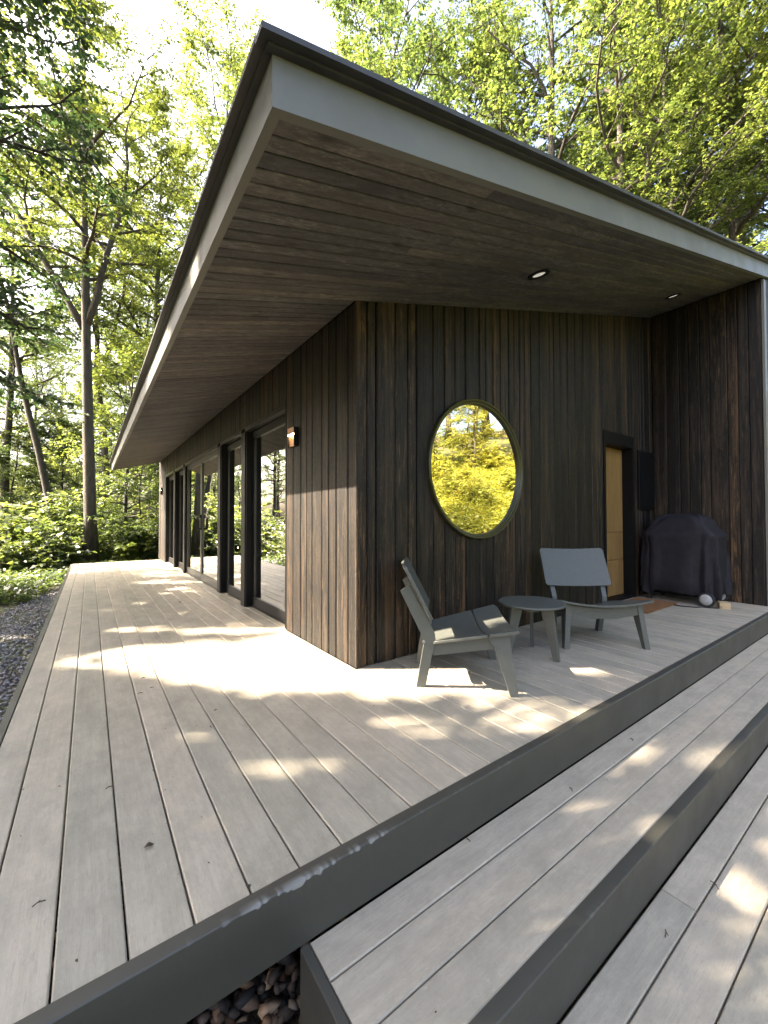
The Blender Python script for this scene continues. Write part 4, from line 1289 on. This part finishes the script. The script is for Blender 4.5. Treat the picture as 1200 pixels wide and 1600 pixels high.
# behind the photographer: the bank mirrored in the round window
for k, (x, y, s) in enumerate(sorted(((13.0, -14.5, .9), (15.5, -12.5, .95), (17.0, -10.0, 1), (11.5, -16, 1), (19.5, -13.5, 1.1), (21, -9, 1.1), (19, -5.5, 1.1), (18, -17, 1.2), (22.5, -17.5, 1.25), (25, -13, 1.2)), key=lambda q: math.atan2(q[1]+2, q[0]+2))):
    copy_tree(rr.choice(pT), (x, y, float(ground_z(x, y))-.05), rr.uniform(0, 6.28), s, 'tall tree on the bank facing the porch, %s from its left end' % ORD[k], 'trees on the bank facing the porch', M['leaf_sun'])
for k, (x, y, s) in enumerate(sorted(((11.2, -11.2, .7), (13.2, -11.0, .75), (14.2, -9.0, .75), (12.4, -6.2, .55), (8.8, -11.0, .6), (15.6, -7.4, .75), (12.2, -9.6, .5)), key=lambda q: math.atan2(q[1]+2, q[0]+2))):
    copy_tree(rr.choice(pU), (x, y, float(ground_z(x, y))-.05), rr.uniform(0, 6.28), s, 'young tree on the bank facing the porch, %s from its left end' % ORD[k], 'young trees on the bank facing the porch', M['leaf_gold'])


def gen_shrub(seed, H, cr, stems, per, size):
    rg = np.random.default_rng(seed); mb = MB(); T0 = []; T1 = []
    for i in range(stems):
        az = i*2.4+rg.normal(0, .3); el = R(rg.uniform(30, 85)); L = H*rg.uniform(.6, 1.1)
        d = np.array([math.cos(az)*math.cos(el)*cr/H*1.2, math.sin(az)*math.cos(el)*cr/H*1.2, math.sin(el)]); pp = [np.array([rg.normal(0, .08), rg.normal(0, .08), 0])]
        for q in range(4): d = unit(d+rg.normal(0, .2, 3)); pp.append(pp[-1]+d*L/4)
        pp = np.array(pp); mb.tube(pp, [.014, .011, .008, .006, .003], 4, False); lt = np.linspace(0, 1, 5)
        for k in range(11):
            q = .2+.8*(k+rg.uniform(0, 1))/11; b = np.array([np.interp(q, lt, pp[:, z]) for z in range(3)])
            td = unit(np.array([rg.normal(), rg.normal(), rg.normal(.25, .4)])); T0.append(b); T1.append(b+td*rg.uniform(.15, .42))
    T0 = np.array(T0); T1 = np.array(T1)
    return mb, T0, T1, spray_leaves(rg, T0, T1, per, size, .3, .4)


GB = 'shrubs along the gravel and deck end'
sh = []
for q, (sd_, H, cr, st, sz, px, dp, lab) in enumerate(((61, 1.5, 1.0, 26, .17, 225, 13.2, 'broad-leaved shrub with shiny pale leaves against the cabin end'), (62, 1.9, 1.1, 26, .14, 75, 12.5, 'leafy shrub left of the forked trunk'), (63, 1.2, 1.0, 24, .12, 20, 10.4, 'low shrub at the edge of the gravel'))):
    x, y, _ = at(px, dp)
    sh.append(finish_tree('leafy_shrub', gen_shrub(sd_, H, cr, st, 8, sz), M['bark_dark'], M['leaf_shrub'], (x, y, float(ground_z(x, y))), label=lab, group=GB, cat='shrub', ratio=.6))
scatter([(185, 13.4), (205, 14.5), (178, 15.5), (118, 13.5), (100, 12.6), (55, 13.6), (30, 12.0), (5, 12.6), (-15, 11.2), (60, 11.6), (85, 11.0), (35, 15.5), (160, 16.8), (215, 16.5), (245, 15.2), (10, 16.5), (110, 16.5), (75, 17.5), (170, 19), (-40, 13), (-80, 14.5), (-140, 16), (-200, 18), (240, 19), (200, 20), (150, 20.5), (45, 20), (95, 21)], sh,
        'leafy undergrowth shrub beyond the deck, %s from the left', 'undergrowth shrubs beyond the deck', .8, 1.4, [M['leaf_shrub'], M['leaf_sun'], M['leaf']])
bank = []
while len(bank) < 26:
    t = rr.uniform(7.5, 16); u = rr.uniform(-6, 5)
    x = .756*t+.654*u; y = -.654*t+.756*u
    if y < -3.6 and x > 2.5: bank.append((x, y))
for k, (x, y) in enumerate(sorted(bank, key=lambda q: math.atan2(q[1]+2, q[0]+2))):
    copy_tree(rr.choice(sh), (x, y, float(ground_z(x, y))-.05), rr.uniform(0, 6.28), rr.uniform(.5, .8), 'yellow-green shrub on the bank facing the porch, %s from its left end' % ORD[k], 'shrubs on the bank facing the porch', M['leaf_gold'])


def ground_cover(name, xs, ys, rg, size, mat, label):
    n = len(xs); P = np.stack([xs, ys, ground_z(xs, ys)+rg.uniform(0.0, .28, n)], 1)
    az = rg.uniform(0, 6.28, n); D = unit(np.stack([np.cos(az), np.sin(az), rg.normal(.25, .35, n)], 1))
    N = unit(np.array([0, 0, 1.])+rg.normal(0, .4, (n, 3))); N = unit(N-D*np.sum(N*D, 1, keepdims=True))
    L = size*rg.uniform(.6, 1.4, n)
    o = link_mesh(name, leaf_mesh(name, P, D, N, L, L*.55), mat)
    return tag(o, label, 'undergrowth', kind='stuff')


rg = np.random.default_rng(8)
n = 110000
t = 5.4+rg.beta(1.2, 1.8, n)*14; u = rg.uniform(-9, 7, n)
xs, ys = .756*t+.654*u, -.654*t+.756*u
k = (ys < -3.4)
ground_cover('bank_undergrowth', xs[k], ys[k], rg, .13, M['leaf_gold'], 'dense yellow-green plants covering the bank behind the camera')
n = 80000
px = rg.uniform(-330, 330, n); dp = 7+rg.beta(1.0, 2.2, n)*26
q = CAM[:2][None]+np.array([math.sin(YAW), math.cos(YAW)])[None]*dp[:, None]+RT[:2][None]*((px-600)/F_PX*dp)[:, None]
xs, ys = q[:, 0], q[:, 1]
edge = np.maximum(8.9-(-xs-2.05)*3.3+0.5*np.sin(xs*3.0), 4.6)
k = ((xs < -1.95) & (ys > edge)) | (ys > 10.1)
ground_cover('forest_undergrowth', xs[k], ys[k], rg, .10, M['leaf'], 'green undergrowth covering the forest floor beyond the deck')

# ------------------------------------------------------------------ bits of litter on the boards
def litter(x, y, z, s, rz, label, kind=0):
    m = MB()
    if kind == 0:      # a curled dead leaf
        v = []; f = []
        for i in range(7):
            t = i/6; w = math.sin(t*math.pi)*.38
            for q in (-1, 0, 1): v.append((t*s, q*w*s, .002+.16*s*abs(q)*w*2+.10*s*math.sin(t*4)**2))
        for i in range(6):
            for q in range(2): f.append((i*3+q, (i+1)*3+q, (i+1)*3+q+1, i*3+q+1))
        m.add(v, f)
    else:              # a little twig
        m.tube([(0, 0, .003), (s*.4, s*.09, .006), (s, s*.02, .003)], .0016, 5); m.tube([(s*.4, s*.09, .006), (s*.62, s*.30, .004)], .0011, 4)
    o = m.build('dead_leaf' if kind == 0 else 'fallen_twig', M['litter'], None, loc=(x, y, z)); o.rotation_euler = (0, 0, rz)
    tag(o, label, 'leaf' if kind == 0 else 'twig', 'litter on the deck boards')


LT = [(225, 1327, .028, 0, 0, 'curled dead leaf alone on the deck near its front edge'), (165, 1235, .025, 1, 0, 'tiny twig on the deck gap behind the curled dead leaf'), (50, 1420, .028, 1, 0, 'tiny twig on the deck near its front left corner'),
      (228, 1060, .03, 0, 0, 'dead leaf scrap at the left end of the sunlit deck patch'), (215, 1085, .025, 1, 0, 'lowest tiny twig by the left end of the sunlit deck patch'), (340, 1110, .02, 0, 0, 'dead leaf scrap just below the sunlit deck patch'),
      (330, 1138, .02, 1, 0, 'tiny twig just below the sunlit deck patch'), (240, 1075, .02, 1, 0, 'upper tiny twig by the left end of the sunlit deck patch'), (985, 1155, .022, 1, 1, 'tiny twig farthest along the deck step'), (890, 1232, .025, 1, 1, 'tiny twig in the middle of the deck step'),
      (1110, 1378, .035, 1, 2, 'twig farthest along the lower platform'), (1040, 1455, .03, 1, 2, 'twig on the second board of the lower platform'), (975, 1450, .022, 1, 2, 'twig nearest the step on the lower platform'), (1140, 1245, .02, 0, 2, 'dead leaf scrap on the lower platform'),
      (282, 942, .05, 0, 0, 'dead leaf far down the deck beside the glass doors'), (390, 1390, .014, 0, 0, 'dead leaf scrap against the front edge board'), (735, 1317, .02, 1, 1, 'tiny twig nearest the camera on the deck step')]
for px, py, s, kd, lv, lab in LT:
    z = (0.0, Z1, Z2)[lv]
    d = FW+RT2*(px-600)/F_PX-UP2*(py-800)/F_PX; tt = (z-CAM[2])/d[2]; p_ = CAM+d*tt
    litter(float(p_[0]), float(p_[1]), z+.002, s, rnd.uniform(0, 6.28), lab, kd)

# crumbs of dry leaf and grit that collect on the boards and along the gaps
rg = np.random.default_rng(77)
n = 420
xs = rg.uniform(-1.8, 4.6, n); ys = np.where(rg.uniform(0, 1, n) < .62, rg.uniform(-1.2, 0.0, n), rg.uniform(-3.0, -1.3, n)); zs = np.zeros(n)
far = rg.uniform(0, 1, n) < .35
xs = np.where(far, rg.uniform(-1.8, -.06, n), xs); ys = np.where(far, rg.uniform(0.0, 6.0, n), ys)
zs = np.where(ys < -1.74, Z2, np.where(ys < -1.295, Z1, 0.0))
snap = (rg.uniform(0, 1, n) < .5) & (ys > -1.24)
gapx = -1.556+np.round((xs+1.556)/PIT)*PIT
xs = np.where(snap, gapx+rg.normal(0, .006, n), xs)
k = ~((ys < -1.24) & (ys > -1.30)) & ~((ys < -1.68) & (ys > -1.75)) & ~((ys < -1.3) & (xs < -.85))
P = np.stack([xs, ys, zs+.0025], 1)[k]; n = len(P)
az = rg.uniform(0, 6.28, n); D = np.stack([np.cos(az), np.sin(az), rg.uniform(0, .25, n)], 1); D = unit(D)
N = unit(np.array([0, 0, 1.])+rg.normal(0, .25, (n, 3))); N = unit(N-D*np.sum(N*D, 1, keepdims=True))
L = rg.uniform(.004, .013, n)
o = link_mesh('leaf_crumbs', leaf_mesh('leaf_crumbs', P, D, N, L, L*.5), M['litter'])
tag(o, 'tiny crumbs of dry leaf scattered over the deck boards', 'litter', kind='stuff')
